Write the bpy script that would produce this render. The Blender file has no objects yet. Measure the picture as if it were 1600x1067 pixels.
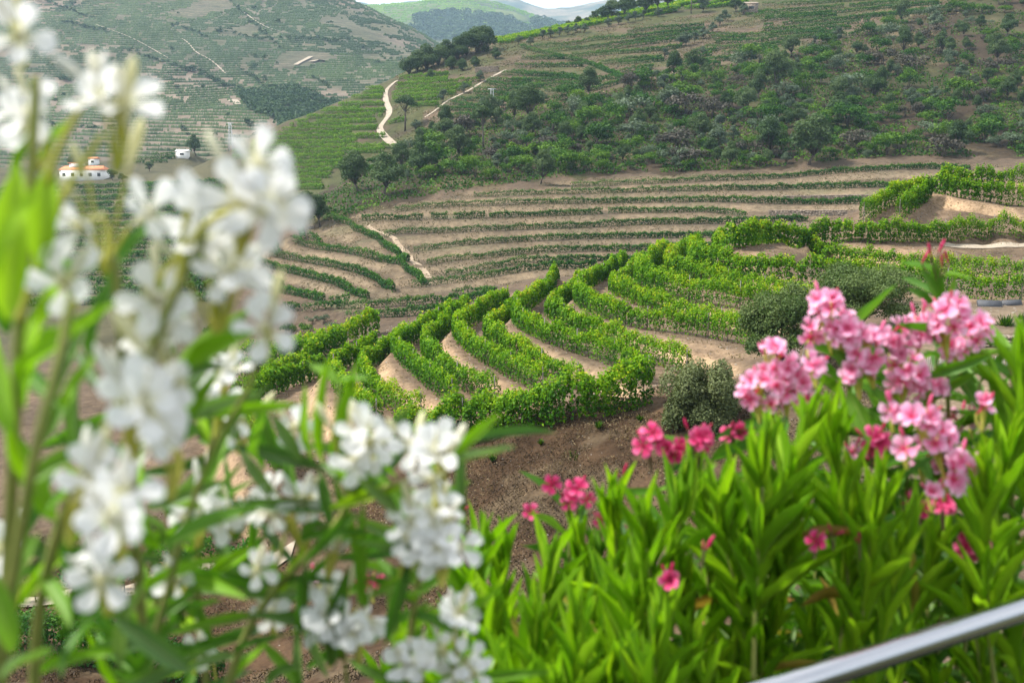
import bpy, math, random
import numpy as np
from mathutils import Vector, Matrix, Quaternion

rng = np.random.default_rng(7)
random.seed(7)
SC = bpy.context.scene
COL = SC.collection
R = math.radians

# ------------------------------------------------------------------ camera, sky, sun, exposure
F = 1777.8                      # focal length in photo pixels (40 mm on a 36 mm sensor, 1600 px wide)
PITCH = math.atan((533.5 - 230.0) / F)
cam_d = bpy.data.cameras.new('camera'); cam = bpy.data.objects.new('camera', cam_d); COL.objects.link(cam)
cam_d.sensor_width = 36.0; cam_d.lens = 40.0
cam_d.clip_start = 0.05; cam_d.clip_end = 20000
cam.location = (0, 0, 0); cam.rotation_euler = (math.pi / 2 - PITCH, 0, 0)
cam_d.dof.use_dof = True; cam_d.dof.focus_distance = 110.0; cam_d.dof.aperture_fstop = 5.2
SC.camera = cam

SUN_EL, SUN_AZ = R(54), R(-82)          # azimuth measured from +Y (view direction) towards +X
W = bpy.data.worlds.new('World'); SC.world = W; W.use_nodes = True
nt = W.node_tree; nt.nodes.clear()
sky = nt.nodes.new('ShaderNodeTexSky'); sky.sky_type = 'NISHITA'; sky.sun_disc = False
sky.sun_elevation = SUN_EL; sky.sun_rotation = SUN_AZ; sky.dust_density = 2.0; sky.air_density = 1.0
tc = nt.nodes.new('ShaderNodeTexCoord')
nz = nt.nodes.new('ShaderNodeTexNoise'); nz.inputs['Scale'].default_value = 2.2; nz.inputs['Detail'].default_value = 6
rp = nt.nodes.new('ShaderNodeValToRGB')
rp.color_ramp.elements[0].position = 0.30; rp.color_ramp.elements[0].color = (0.45, 0.45, 0.45, 1)
rp.color_ramp.elements[1].position = 0.62; rp.color_ramp.elements[1].color = (0.95, 0.95, 0.95, 1)
mx = nt.nodes.new('ShaderNodeMix'); mx.data_type = 'RGBA'
mx.inputs['B'].default_value = (9.5, 9.8, 10.2, 1)      # thin bright cloud
bg = nt.nodes.new('ShaderNodeBackground'); bg.inputs['Strength'].default_value = 0.082
ow = nt.nodes.new('ShaderNodeOutputWorld')
nt.links.new(tc.outputs['Generated'], nz.inputs['Vector'])
nt.links.new(nz.outputs['Fac'], rp.inputs['Fac'])
nt.links.new(rp.outputs['Color'], mx.inputs['Factor'])
nt.links.new(sky.outputs['Color'], mx.inputs['A'])
nt.links.new(mx.outputs['Result'], bg.inputs['Color'])
nt.links.new(bg.outputs['Background'], ow.inputs['Surface'])

sd = bpy.data.lights.new('sun', 'SUN'); so = bpy.data.objects.new('sun', sd); COL.objects.link(so)
sd.energy = 3.8; sd.angle = R(7.0); sd.color = (1.0, 0.95, 0.87)
sv = Vector((math.sin(SUN_AZ) * math.cos(SUN_EL), math.cos(SUN_AZ) * math.cos(SUN_EL), math.sin(SUN_EL)))
so.rotation_euler = (-sv).to_track_quat('-Z', 'Y').to_euler()
so.location = (0, 0, 300)

SC.view_settings.view_transform = 'Standard'; SC.view_settings.look = 'None'
SC.view_settings.gamma = 1.0; SC.view_settings.use_curve_mapping = False
SC.view_settings.exposure = 1.22
SC.cycles.use_denoising = True
SC.cycles.max_bounces = 6; SC.cycles.diffuse_bounces = 3; SC.cycles.glossy_bounces = 2
SC.cycles.transmission_bounces = 4; SC.cycles.volume_bounces = 0; SC.cycles.transparent_max_bounces = 4
SC.cycles.caustics_reflective = False; SC.cycles.caustics_refractive = False

# ------------------------------------------------------------------ helpers
CP, SP = math.cos(PITCH), math.sin(PITCH)
def ray(px, py):
    """direction through a photo pixel, scaled so that y = 1: returns (x/y, z/y)"""
    px = np.asarray(px, float); py = np.asarray(py, float)
    sx = (px - 800.0) / F; sy = (533.5 - py) / F
    yy = CP + sy * SP
    return sx / yy, (-SP + sy * CP) / yy
def P(px, py, d):
    a, t = ray(px, py)
    return Vector((float(a) * d, d, float(t) * d))
def topx(p):
    """world point(s) to photo pixel"""
    p = np.asarray(p, float); x, y, z = p[..., 0], p[..., 1], p[..., 2]
    dep = y * CP - z * SP; up = y * SP + z * CP
    return 800 + F * x / dep, 533.5 - F * up / dep

def tag(o, label=None, cat=None, group=None, kind=None):
    if label: o['label'] = label
    if cat: o['category'] = cat
    if group: o['group'] = group
    if kind: o['kind'] = kind
    return o
def link(o, parent=None):
    COL.objects.link(o)
    if parent is not None: o.parent = parent
    return o
def empty(name, loc):
    o = bpy.data.objects.new(name, None); o.empty_display_size = 0.1
    o.location = loc; return link(o)
def mesh_np(name, V, Fc, mat=None, smooth=False, var=None, col=None):
    """mesh from numpy arrays; Fc (M,k) with one k"""
    me = bpy.data.meshes.new(name)
    V = np.ascontiguousarray(V, np.float32); Fc = np.ascontiguousarray(Fc, np.int32)
    M, k = Fc.shape
    me.vertices.add(len(V)); me.vertices.foreach_set('co', V.ravel())
    me.loops.add(M * k); me.loops.foreach_set('vertex_index', Fc.ravel())
    me.polygons.add(M); me.polygons.foreach_set('loop_start', np.arange(0, M * k, k, dtype=np.int32))
    if smooth: me.polygons.foreach_set('use_smooth', np.ones(M, bool))
    me.update(calc_edges=True)
    if var is not None:
        at = me.attributes.new('var', 'FLOAT', 'FACE'); at.data.foreach_set('value', np.asarray(var, np.float32))
    if col is not None:
        at = me.attributes.new('col', 'FLOAT_COLOR', 'POINT')
        c4 = np.ones((len(V), 4), np.float32); c4[:, :3] = col
        at.data.foreach_set('color', c4.ravel())
    if mat: me.materials.append(mat)
    return me
def obj(name, me, parent=None, loc=None):
    o = bpy.data.objects.new(name, me)
    if loc is not None: o.location = loc
    return link(o, parent)

class MB:
    """collects quads (tubes, boxes, leaf faces) into one mesh"""
    def __init__(s): s.v = []; s.f = []; s.n = 0; s.var = []
    def add(s, v, f, var=0.5):
        v = np.asarray(v, float); f = np.asarray(f, int)
        s.v.append(v); s.f.append(f + s.n); s.n += len(v)
        s.var.append(np.full(len(f), var) if np.isscalar(var) else np.asarray(var))
    def box(s, c, size, rot=None, jit=0.0, var=0.5):
        h = np.array(size) / 2
        v = np.array([[x, y, z] for x in (-1, 1) for y in (-1, 1) for z in (-1, 1)]) * h
        if jit: v = v + rng.normal(0, jit, v.shape)
        if rot is not None: v = v @ np.array(rot).T
        s.add(v + np.array(c), [[0, 1, 3, 2], [4, 6, 7, 5], [0, 4, 5, 1], [2, 3, 7, 6], [0, 2, 6, 4], [1, 5, 7, 3]], var)
    def tube(s, pts, rad, n=6, var=0.5):
        pts = np.asarray(pts, float); k = len(pts)
        rad = np.full(k, rad) if np.isscalar(rad) else np.asarray(rad)
        t = np.gradient(pts, axis=0); t /= np.linalg.norm(t, axis=1)[:, None] + 1e-12
        ref = np.array([0.31, 0.2, 1.0]) if abs(t[:, 2]).mean() < 0.85 else np.array([1.0, 0.2, 0.1])
        u = np.cross(t, ref); u /= np.linalg.norm(u, axis=1)[:, None] + 1e-12
        w = np.cross(t, u)
        an = np.arange(n) * 2 * math.pi / n
        ring = (u[:, None, :] * np.cos(an)[None, :, None] + w[:, None, :] * np.sin(an)[None, :, None]) * rad[:, None, None]
        v = (pts[:, None, :] + ring).reshape(-1, 3)
        f = []
        for i in range(k - 1):
            for j in range(n):
                f.append([i * n + j, i * n + (j + 1) % n, (i + 1) * n + (j + 1) % n, (i + 1) * n + j])
        # end caps (fans of quads to a centre vertex)
        c0 = len(v); v = np.vstack([v, pts[:1], pts[-1:]])
        for j in range(0, n, 2):
            f.append([c0, (j + 2) % n, (j + 1) % n, j])
            b = (k - 1) * n
            f.append([c0 + 1, b + j, b + (j + 1) % n, b + (j + 2) % n])
        s.add(v, f, var)
    def mesh(s, name, mat, smooth=False):
        return mesh_np(name, np.vstack(s.v), np.vstack(s.f), mat, smooth, np.concatenate(s.var))

def unit(v): return v / (np.linalg.norm(v, axis=-1, keepdims=True) + 1e-12)
def leafquads(C, S, bias, k=1.0, asp=0.8, g=None):
    """flat leaf-sized faces: centres C, sizes S, normals leaning to bias; pointed five-sided outline folded to a quad"""
    g = g or rng
    N = len(C)
    n = unit(bias + g.normal(0, k, (N, 3)))
    t = unit(np.cross(n, g.normal(0, 1, (N, 3))))
    b = np.cross(n, t)
    S = np.broadcast_to(np.asarray(S, float), (N,))[:, None]
    t = t * S * 0.5; b = b * S * 0.5 * asp
    fold = n * S * 0.12
    V = np.stack([C - t, C + b * 0.9 - t * 0.1 + fold, C + t * 1.15, C - b * 0.9 - t * 0.1 + fold], 1).reshape(-1, 3)
    Fc = np.arange(4 * N).reshape(N, 4)
    return V, Fc

def noise1(x, seed=0, oct=3):
    """smooth 1-D value noise 0..1"""
    x = np.asarray(x, float); out = 0; amp = 1; tot = 0
    for o in range(oct):
        xi = np.floor(x).astype(np.int64); fr = x - xi; fr = fr * fr * (3 - 2 * fr)
        h = lambda i: np.modf(np.abs(np.sin((i * 127.1 + seed * 311.7 + o * 74.7)) * 43758.5453))[0]
        out = out + amp * (h(xi) * (1 - fr) + h(xi + 1) * fr); tot += amp; amp *= 0.5; x = x * 2.03
    return out / tot
def noise2(x, y, seed=0, oct=3):
    x = np.asarray(x, float); y = np.asarray(y, float); out = 0; amp = 1; tot = 0
    for o in range(oct):
        xi = np.floor(x); yi = np.floor(y); fx = x - xi; fy = y - yi
        fx = fx * fx * (3 - 2 * fx); fy = fy * fy * (3 - 2 * fy)
        h = lambda i, j: np.modf(np.abs(np.sin(i * 127.1 + j * 269.5 + seed * 53.3 + o * 19.9) * 43758.5453))[0]
        v = (h(xi, yi) * (1 - fx) + h(xi + 1, yi) * fx) * (1 - fy) + (h(xi, yi + 1) * (1 - fx) + h(xi + 1, yi + 1) * fx) * fy
        out = out + amp * v; tot += amp; amp *= 0.5; x = x * 2.03; y = y * 2.03
    return out / tot
def sstep(a, b, x):
    t = np.clip((x - a) / (b - a), 0, 1); return t * t * (3 - 2 * t)

class RBF:
    def __init__(s, X, v, lin=False, reg=1e-6):
        X = np.asarray(X, float); v = np.asarray(v, float)
        s.X = X; s.lin = lin
        n = len(X)
        A = s.k(np.linalg.norm(X[:, None] - X[None], axis=2)) + reg * np.eye(n) * (-1 if lin else 1)
        Pm = np.hstack([np.ones((n, 1)), X])
        M = np.zeros((n + 3, n + 3)); M[:n, :n] = A; M[:n, n:] = Pm; M[n:, :n] = Pm.T
        sol = np.linalg.lstsq(M, np.concatenate([v, np.zeros(3)]), rcond=None)[0]
        s.w = sol[:n]; s.c = sol[n:]
    def k(s, r):
        if s.lin: return -r
        return r * r * np.log(r + 1e-9)
    def __call__(s, Q):
        Q = np.asarray(Q, float); out = np.empty(len(Q)); B = 20000
        X2 = (s.X ** 2).sum(1)
        for i in range(0, len(Q), B):
            q = Q[i:i + B]
            r = np.sqrt(np.maximum((q ** 2).sum(1)[:, None] + X2[None] - 2 * q @ s.X.T, 0))
            out[i:i + B] = s.k(r) @ s.w + s.c[0] + q @ s.c[1:]
        return out
def resample(pts, step):
    pts = np.asarray(pts, float)
    d = np.r_[0, np.cumsum(np.linalg.norm(np.diff(pts, axis=0), axis=1))]
    n = max(2, int(d[-1] / step) + 1); q = np.linspace(0, d[-1], n)
    return np.stack([np.interp(q, d, pts[:, i]) for i in range(pts.shape[1])], 1)
def smoothline(pts, it=2):
    """Chaikin corner cutting keeping the ends"""
    pts = np.asarray(pts, float)
    for _ in range(it):
        a = pts[:-1] * 0.75 + pts[1:] * 0.25; b = pts[:-1] * 0.25 + pts[1:] * 0.75
        m = np.empty((2 * len(a), pts.shape[1])); m[0::2] = a; m[1::2] = b
        pts = np.vstack([pts[:1], m, pts[-1:]])
    return pts

# ------------------------------------------------------------------ materials
def mat(name): 
    m = bpy.data.materials.new(name); m.use_nodes = True
    n = m.node_tree.nodes; n.clear()
    return m, m.node_tree, n.new('ShaderNodeOutputMaterial')
def ramp(t, stops):
    r = t.nodes.new('ShaderNodeValToRGB'); e = r.color_ramp.elements
    while len(e) > 1: e.remove(e[0])
    e[0].position = stops[0][0]; e[0].color = (*stops[0][1], 1)
    for p, c in stops[1:]:
        k = e.new(p); k.color = (*c, 1)
    return r
def leaf_mat(name, stops, trans=0.35, gloss=0.10, vein=False, tint=(1.25, 1.35, 0.6), obj_random=False, orand=0.12):
    m, t, out = mat(name)
    if obj_random:
        a = t.nodes.new('ShaderNodeObjectInfo'); src = a.outputs['Random']
    else:
        a = t.nodes.new('ShaderNodeAttribute'); a.attribute_name = 'var'
        oi = t.nodes.new('ShaderNodeObjectInfo')
        ma = t.nodes.new('ShaderNodeMath'); ma.operation = 'MULTIPLY_ADD'; ma.inputs[1].default_value = orand; ma.inputs[2].default_value = -orand / 2
        ad = t.nodes.new('ShaderNodeMath'); ad.operation = 'ADD'; ad.use_clamp = True
        t.links.new(oi.outputs['Random'], ma.inputs[0]); t.links.new(ma.outputs[0], ad.inputs[0]); t.links.new(a.outputs['Fac'], ad.inputs[1])
        src = ad.outputs[0]
    r = ramp(t, stops); t.links.new(src, r.inputs['Fac'])
    colr = r.outputs['Color']
    if vein:
        uvw = t.nodes.new('ShaderNodeAttribute'); uvw.attribute_name = 'rib'
        rr = ramp(t, [(0.0, (1, 1, 1)), (0.035, (1, 1, 1)), (0.09, (0, 0, 0))]); t.links.new(uvw.outputs['Fac'], rr.inputs['Fac'])
        mm = t.nodes.new('ShaderNodeMix'); mm.data_type = 'RGBA'; mm.blend_type = 'MIX'
        mm.inputs['B'].default_value = (0.30, 0.40, 0.10, 1)
        ml = t.nodes.new('ShaderNodeMath'); ml.operation = 'MULTIPLY'; ml.inputs[1].default_value = 0.55
        t.links.new(rr.outputs['Color'], ml.inputs[0]); t.links.new(ml.outputs[0], mm.inputs['Factor'])
        t.links.new(colr, mm.inputs['A']); colr = mm.outputs['Result']
    b = t.nodes.new('ShaderNodeBsdfPrincipled'); b.inputs['Roughness'].default_value = 0.55
    b.inputs['Specular IOR Level'].default_value = gloss
    t.links.new(colr, b.inputs['Base Color'])
    tr = t.nodes.new('ShaderNodeBsdfTranslucent')
    mu = t.nodes.new('ShaderNodeMix'); mu.data_type = 'RGBA'; mu.blend_type = 'MULTIPLY'; mu.inputs['Factor'].default_value = 1
    mu.inputs['B'].default_value = (*tint, 1); t.links.new(colr, mu.inputs['A']); t.links.new(mu.outputs['Result'], tr.inputs['Color'])
    ms = t.nodes.new('ShaderNodeMixShader'); ms.inputs[0].default_value = trans
    t.links.new(b.outputs[0], ms.inputs[1]); t.links.new(tr.outputs[0], ms.inputs[2])
    t.links.new(ms.outputs[0], out.inputs['Surface'])
    return m
def plain_mat(name, c1, c2, scale=8.0, rough=0.85, bump=0.3, metal=0.0, spec=0.3, obj_coords=True, detail=6):
    m, t, out = mat(name)
    tc = t.nodes.new('ShaderNodeTexCoord')
    n = t.nodes.new('ShaderNodeTexNoise'); n.inputs['Scale'].default_value = scale; n.inputs['Detail'].default_value = detail
    t.links.new(tc.outputs['Object'], n.inputs['Vector'])
    r = ramp(t, [(0.3, c1), (0.7, c2)]); t.links.new(n.outputs['Fac'], r.inputs['Fac'])
    b = t.nodes.new('ShaderNodeBsdfPrincipled'); b.inputs['Roughness'].default_value = rough
    b.inputs['Metallic'].default_value = metal; b.inputs['Specular IOR Level'].default_value = spec
    t.links.new(r.outputs['Color'], b.inputs['Base Color'])
    if bump:
        bp = t.nodes.new('ShaderNodeBump'); bp.inputs['Strength'].default_value = bump; bp.inputs['Distance'].default_value = 0.02
        t.links.new(n.outputs['Fac'], bp.inputs['Height']); t.links.new(bp.outputs['Normal'], b.inputs['Normal'])
    t.links.new(b.outputs[0], out.inputs['Surface'])
    return m
def soil_mat(name, scale=1.0, stripes=None, bump=0.6, dist=0.15):
    """earth whose own colour is the vertex colour 'col', broken up by noise in world metres"""
    m, t, out = mat(name)
    at = t.nodes.new('ShaderNodeAttribute'); at.attribute_name = 'col'
    g = t.nodes.new('ShaderNodeNewGeometry')
    n1 = t.nodes.new('ShaderNodeTexNoise'); n1.inputs['Scale'].default_value = 0.9 * scale; n1.inputs['Detail'].default_value = 9; n1.inputs['Roughness'].default_value = 0.68
    n2 = t.nodes.new('ShaderNodeTexNoise'); n2.inputs['Scale'].default_value = 0.12 * scale; n2.inputs['Detail'].default_value = 5
    n3 = t.nodes.new('ShaderNodeTexNoise'); n3.inputs['Scale'].default_value = 5.0 * scale; n3.inputs['Detail'].default_value = 4
    for n in (n1, n2, n3): t.links.new(g.outputs['Position'], n.inputs['Vector'])
    r1 = ramp(t, [(0.25, (0.38, 0.36, 0.33)), (0.5, (0.82, 0.81, 0.80)), (0.75, (1.22, 1.20, 1.14))]); t.links.new(n1.outputs['Fac'], r1.inputs['Fac'])
    r2 = ramp(t, [(0.3, (0.78, 0.80, 0.78)), (0.7, (1.18, 1.14, 1.08))]); t.links.new(n2.outputs['Fac'], r2.inputs['Fac'])
    r3 = ramp(t, [(0.36, (0.72, 0.70, 0.68)), (0.5, (1, 1, 1)), (0.66, (1.0, 1.0, 1.0)), (0.74, (1.7, 1.65, 1.55))]); t.links.new(n3.outputs['Fac'], r3.inputs['Fac'])
    cur = at.outputs['Color']
    for rr in (r1, r2, r3):
        mu = t.nodes.new('ShaderNodeMix'); mu.data_type = 'RGBA'; mu.blend_type = 'MULTIPLY'; mu.inputs['Factor'].default_value = 1
        t.links.new(cur, mu.inputs['A']); t.links.new(rr.outputs['Color'], mu.inputs['B']); cur = mu.outputs['Result']
    if stripes:
        cur = stripes(t, g, cur)
    b = t.nodes.new('ShaderNodeBsdfPrincipled'); b.inputs['Roughness'].default_value = 0.95; b.inputs['Specular IOR Level'].default_value = 0.1
    t.links.new(cur, b.inputs['Base Color'])
    bp = t.nodes.new('ShaderNodeBump'); bp.inputs['Strength'].default_value = bump; bp.inputs['Distance'].default_value = dist / scale
    t.links.new(n1.outputs['Fac'], bp.inputs['Height']); t.links.new(bp.outputs['Normal'], b.inputs['Normal'])
    t.links.new(b.outputs[0], out.inputs['Surface'])
    return m

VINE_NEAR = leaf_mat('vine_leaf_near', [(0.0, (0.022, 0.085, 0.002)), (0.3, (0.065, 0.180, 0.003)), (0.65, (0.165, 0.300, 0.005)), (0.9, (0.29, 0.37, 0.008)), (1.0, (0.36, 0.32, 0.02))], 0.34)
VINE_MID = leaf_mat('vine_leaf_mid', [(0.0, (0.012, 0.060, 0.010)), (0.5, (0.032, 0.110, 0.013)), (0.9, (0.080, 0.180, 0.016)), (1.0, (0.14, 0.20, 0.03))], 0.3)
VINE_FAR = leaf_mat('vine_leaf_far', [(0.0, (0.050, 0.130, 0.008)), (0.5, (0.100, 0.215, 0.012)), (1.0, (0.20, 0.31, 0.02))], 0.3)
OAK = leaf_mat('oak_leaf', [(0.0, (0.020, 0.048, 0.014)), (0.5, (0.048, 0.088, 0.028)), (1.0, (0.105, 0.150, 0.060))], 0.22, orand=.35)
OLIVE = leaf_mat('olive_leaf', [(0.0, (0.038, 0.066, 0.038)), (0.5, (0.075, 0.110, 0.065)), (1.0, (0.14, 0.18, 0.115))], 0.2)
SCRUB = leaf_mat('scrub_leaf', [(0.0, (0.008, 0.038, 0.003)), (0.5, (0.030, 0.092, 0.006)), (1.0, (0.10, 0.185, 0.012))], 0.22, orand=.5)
DRYBUSH = leaf_mat('dry_twigs', [(0.0, (0.030, 0.029, 0.022)), (0.5, (0.060, 0.054, 0.042)), (1.0, (0.105, 0.092, 0.072))], 0.1)
FARTREE = leaf_mat('far_tree_leaf', [(0.0, (0.016, 0.045, 0.016)), (1.0, (0.060, 0.105, 0.035))], 0.15)
BARK = plain_mat('bark', (0.05, 0.04, 0.033), (0.13, 0.105, 0.085), 6.0)
VINEWOOD = plain_mat('vine_wood', (0.035, 0.027, 0.022), (0.10, 0.08, 0.065), 9.0)
POST = plain_mat('weathered_post', (0.10, 0.09, 0.08), (0.22, 0.20, 0.18), 9.0)
# ------------------------------------------------------------------ the land: traced vine rows of the near spur
# each hairpin: level z (metres from the eye), terrace number, inner or outer row, front leg (far end -> nose), back leg (nose -> far end)
SPUR = [
 (-18.8, 0, 0, [(450,745),(420,722),(397,692)], [(378,655),(400,632),(440,612),(480,598),(508,588)]),
 (-17.0, 1, 0, [(590,669),(555,642),(534,620),(525,600)], [(520,584),(532,577),(557,569),(585,556)]),
 (-17.0, 1, 1, [(662,656),(622,650),(600,635),(581,618),(570,600)], [(566,583),(581,575),(600,566),(612,554),(640,537)]),
 (-16.1, 2, 0, [(708,636),(690,622),(665,602),(640,578)], [(613,552),(632,546),(660,531),(682,514),(705,498)]),
 (-16.1, 2, 1, [(775,632),(742,618),(710,605),(683,582),(667,560)], [(664,550),(676,541),(690,528),(706,508),(728,492)]),
 (-15.2, 3, 0, [(850,618),(830,608),(807,597),(781,580),(751,565),(725,543)], [(710,524),(733,513),(748,503),(766,492),(790,476)]),
 (-15.2, 3, 1, [(905,610),(880,600),(850,588),(826,569),(789,550),(768,538)], [(760,528),(772,517),(784,515),(798,500),(812,484)]),
 (-14.3, 4, 0, [(1015,600),(985,583),(950,570),(920,558),(882,546),(845,531),(815,516)], [(803,501),(828,483),(841,473),(852,462),(868,446)]),
 (-14.3, 4, 1, [(1075,588),(1045,575),(1000,562),(960,545),(920,528),(890,512),(866,501)], [(855,494),(868,489),(882,482),(893,468),(905,452)]),
 (-13.4, 5, 0, [(1190,548),(1160,537),(1104,529),(1048,520),(991,513),(954,501),(916,486)], [(897,471),(922,449),(942,439),(956,432),(975,420)]),
 (-13.4, 5, 1, [(1215,535),(1180,527),(1120,517),(1070,505),(1020,490),(985,470)], [(950,455),(972,448),(980,440),(992,432),(1008,420)]),
 (-12.3, 6, 0, [(1260,494),(1206,486),(1150,483),(1104,477),(1066,469),(1038,462),(1010,452)], [(995,443),(1010,432),(1028,418),(1040,408)]),
 (-12.3, 6, 1, [(1280,484),(1220,476),(1150,463),(1110,450),(1075,438)], [(1040,428),(1052,420),(1062,412),(1075,404)]),
 (-11.1, 7, 0, [(1600,474),(1515,469),(1440,458),(1350,448),(1265,444),(1190,440),(1143,432)], [(1096,422),(1084,416),(1080,410),(1090,402)]),
 (-11.1, 7, 1, [(1600,444),(1500,436),(1420,430),(1340,424),(1270,416),(1210,408)], [(1150,402),(1122,398),(1118,394),(1130,389)]),
 (-8.9, 8, 0, [(1640,376),(1600,377),(1566,376),(1512,376),(1444,379),(1380,381),(1327,380),(1282,378),(1246,380)], [(1200,380),(1152,388),(1140,386)]),
]
SPUR_D = [   # upper right rows: traced with a depth at every point instead of a level
 (8, 1, [(1348,352,110),(1362,340,112),(1380,326,114.5),(1410,314,117),(1442,308,119)]),
 (8, 1.2, [(1404,346,111),(1420,332,113.5),(1436,320,116),(1450,310,118.5)]),
 (9, 0, [(1640,328,116),(1600,325,116.5),(1581,323,117),(1538,315,117.5),(1487,308,118.5),(1454,306,120)]),
 (9, 1, [(1640,292,123),(1600,293,123.5),(1560,294,124),(1512,295,124.5),(1470,296,125)]),
]
EDGE = [(1010,622,64.5),(966,632,63.5),(925,645,63.0),(872,652,63.5),(829,655,64.5),(779,667,65.5),(757,676,66),(705,687,66.5),(667,688,67.5),(625,690,68.5)]
LEFTROWS = [[(360,600,97),(400,590,97),(440,580,97),(490,563,98),(540,548,99)],
            [(360,575,100),(400,570,100),(450,560,100),(500,549,101),(550,536,102),(590,522,103)],
            [(360,640,92),(392,622,92),(430,602,93),(470,585,95),(500,572,96)]]
HSTEP = {0: 1.4, 1: .9, 2: .9, 3: .9, 4: .9, 5: 1.1, 6: 1.2, 7: 1.6, 8: 1.6, 9: 1.0}

def level_pts(line, z):
    px, py = np.array(line, float).T
    a, t = ray(px, py); d = z / t
    return np.stack([a * d, d, np.full_like(d, z)], 1)
def depth_pts(line):
    px, py, d = np.array(line, float).T
    a, t = ray(px, py)
    return np.stack([a * d, d, t * d], 1)

spur_rows = []       # (points with bench z, bench, inner, label place)
ctrl = []            # control points (x, y, z) of the smooth ground
vpts = []
for z, k, inner, front, back in SPUR:
    L = level_pts(front + back, z)
    L[:, 1:] = L[:, 1:]
    S = smoothline(L, 2)
    spur_rows.append((S, k, inner))
    rs = resample(L, 3.0)
    sm = rs.copy(); sm[:, 2] += 0.45 * HSTEP[k] * (1 if inner else 0)
    ctrl.append(sm); vpts.append(np.c_[rs[:, :2], np.full(len(rs), k + 0.45 * inner)])
for k, inner, line in SPUR_D:
    L = depth_pts(line); S = smoothline(L, 2); spur_rows.append((S, k, inner))
    rs = resample(L, 3.0); sm = rs.copy(); sm[:, 2] += 0.4 * HSTEP[k] * (inner > 0)
    ctrl.append(sm); vpts.append(np.c_[rs[:, :2], np.full(len(rs), k + 0.45 * min(inner, 1))])
edge_pts = smoothline(depth_pts(EDGE), 2)
ctrl.append(resample(edge_pts, 4.0))
left_rows = [smoothline(depth_pts(l), 2) for l in LEFTROWS]
for l in left_rows: ctrl.append(resample(l, 5.0))

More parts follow.
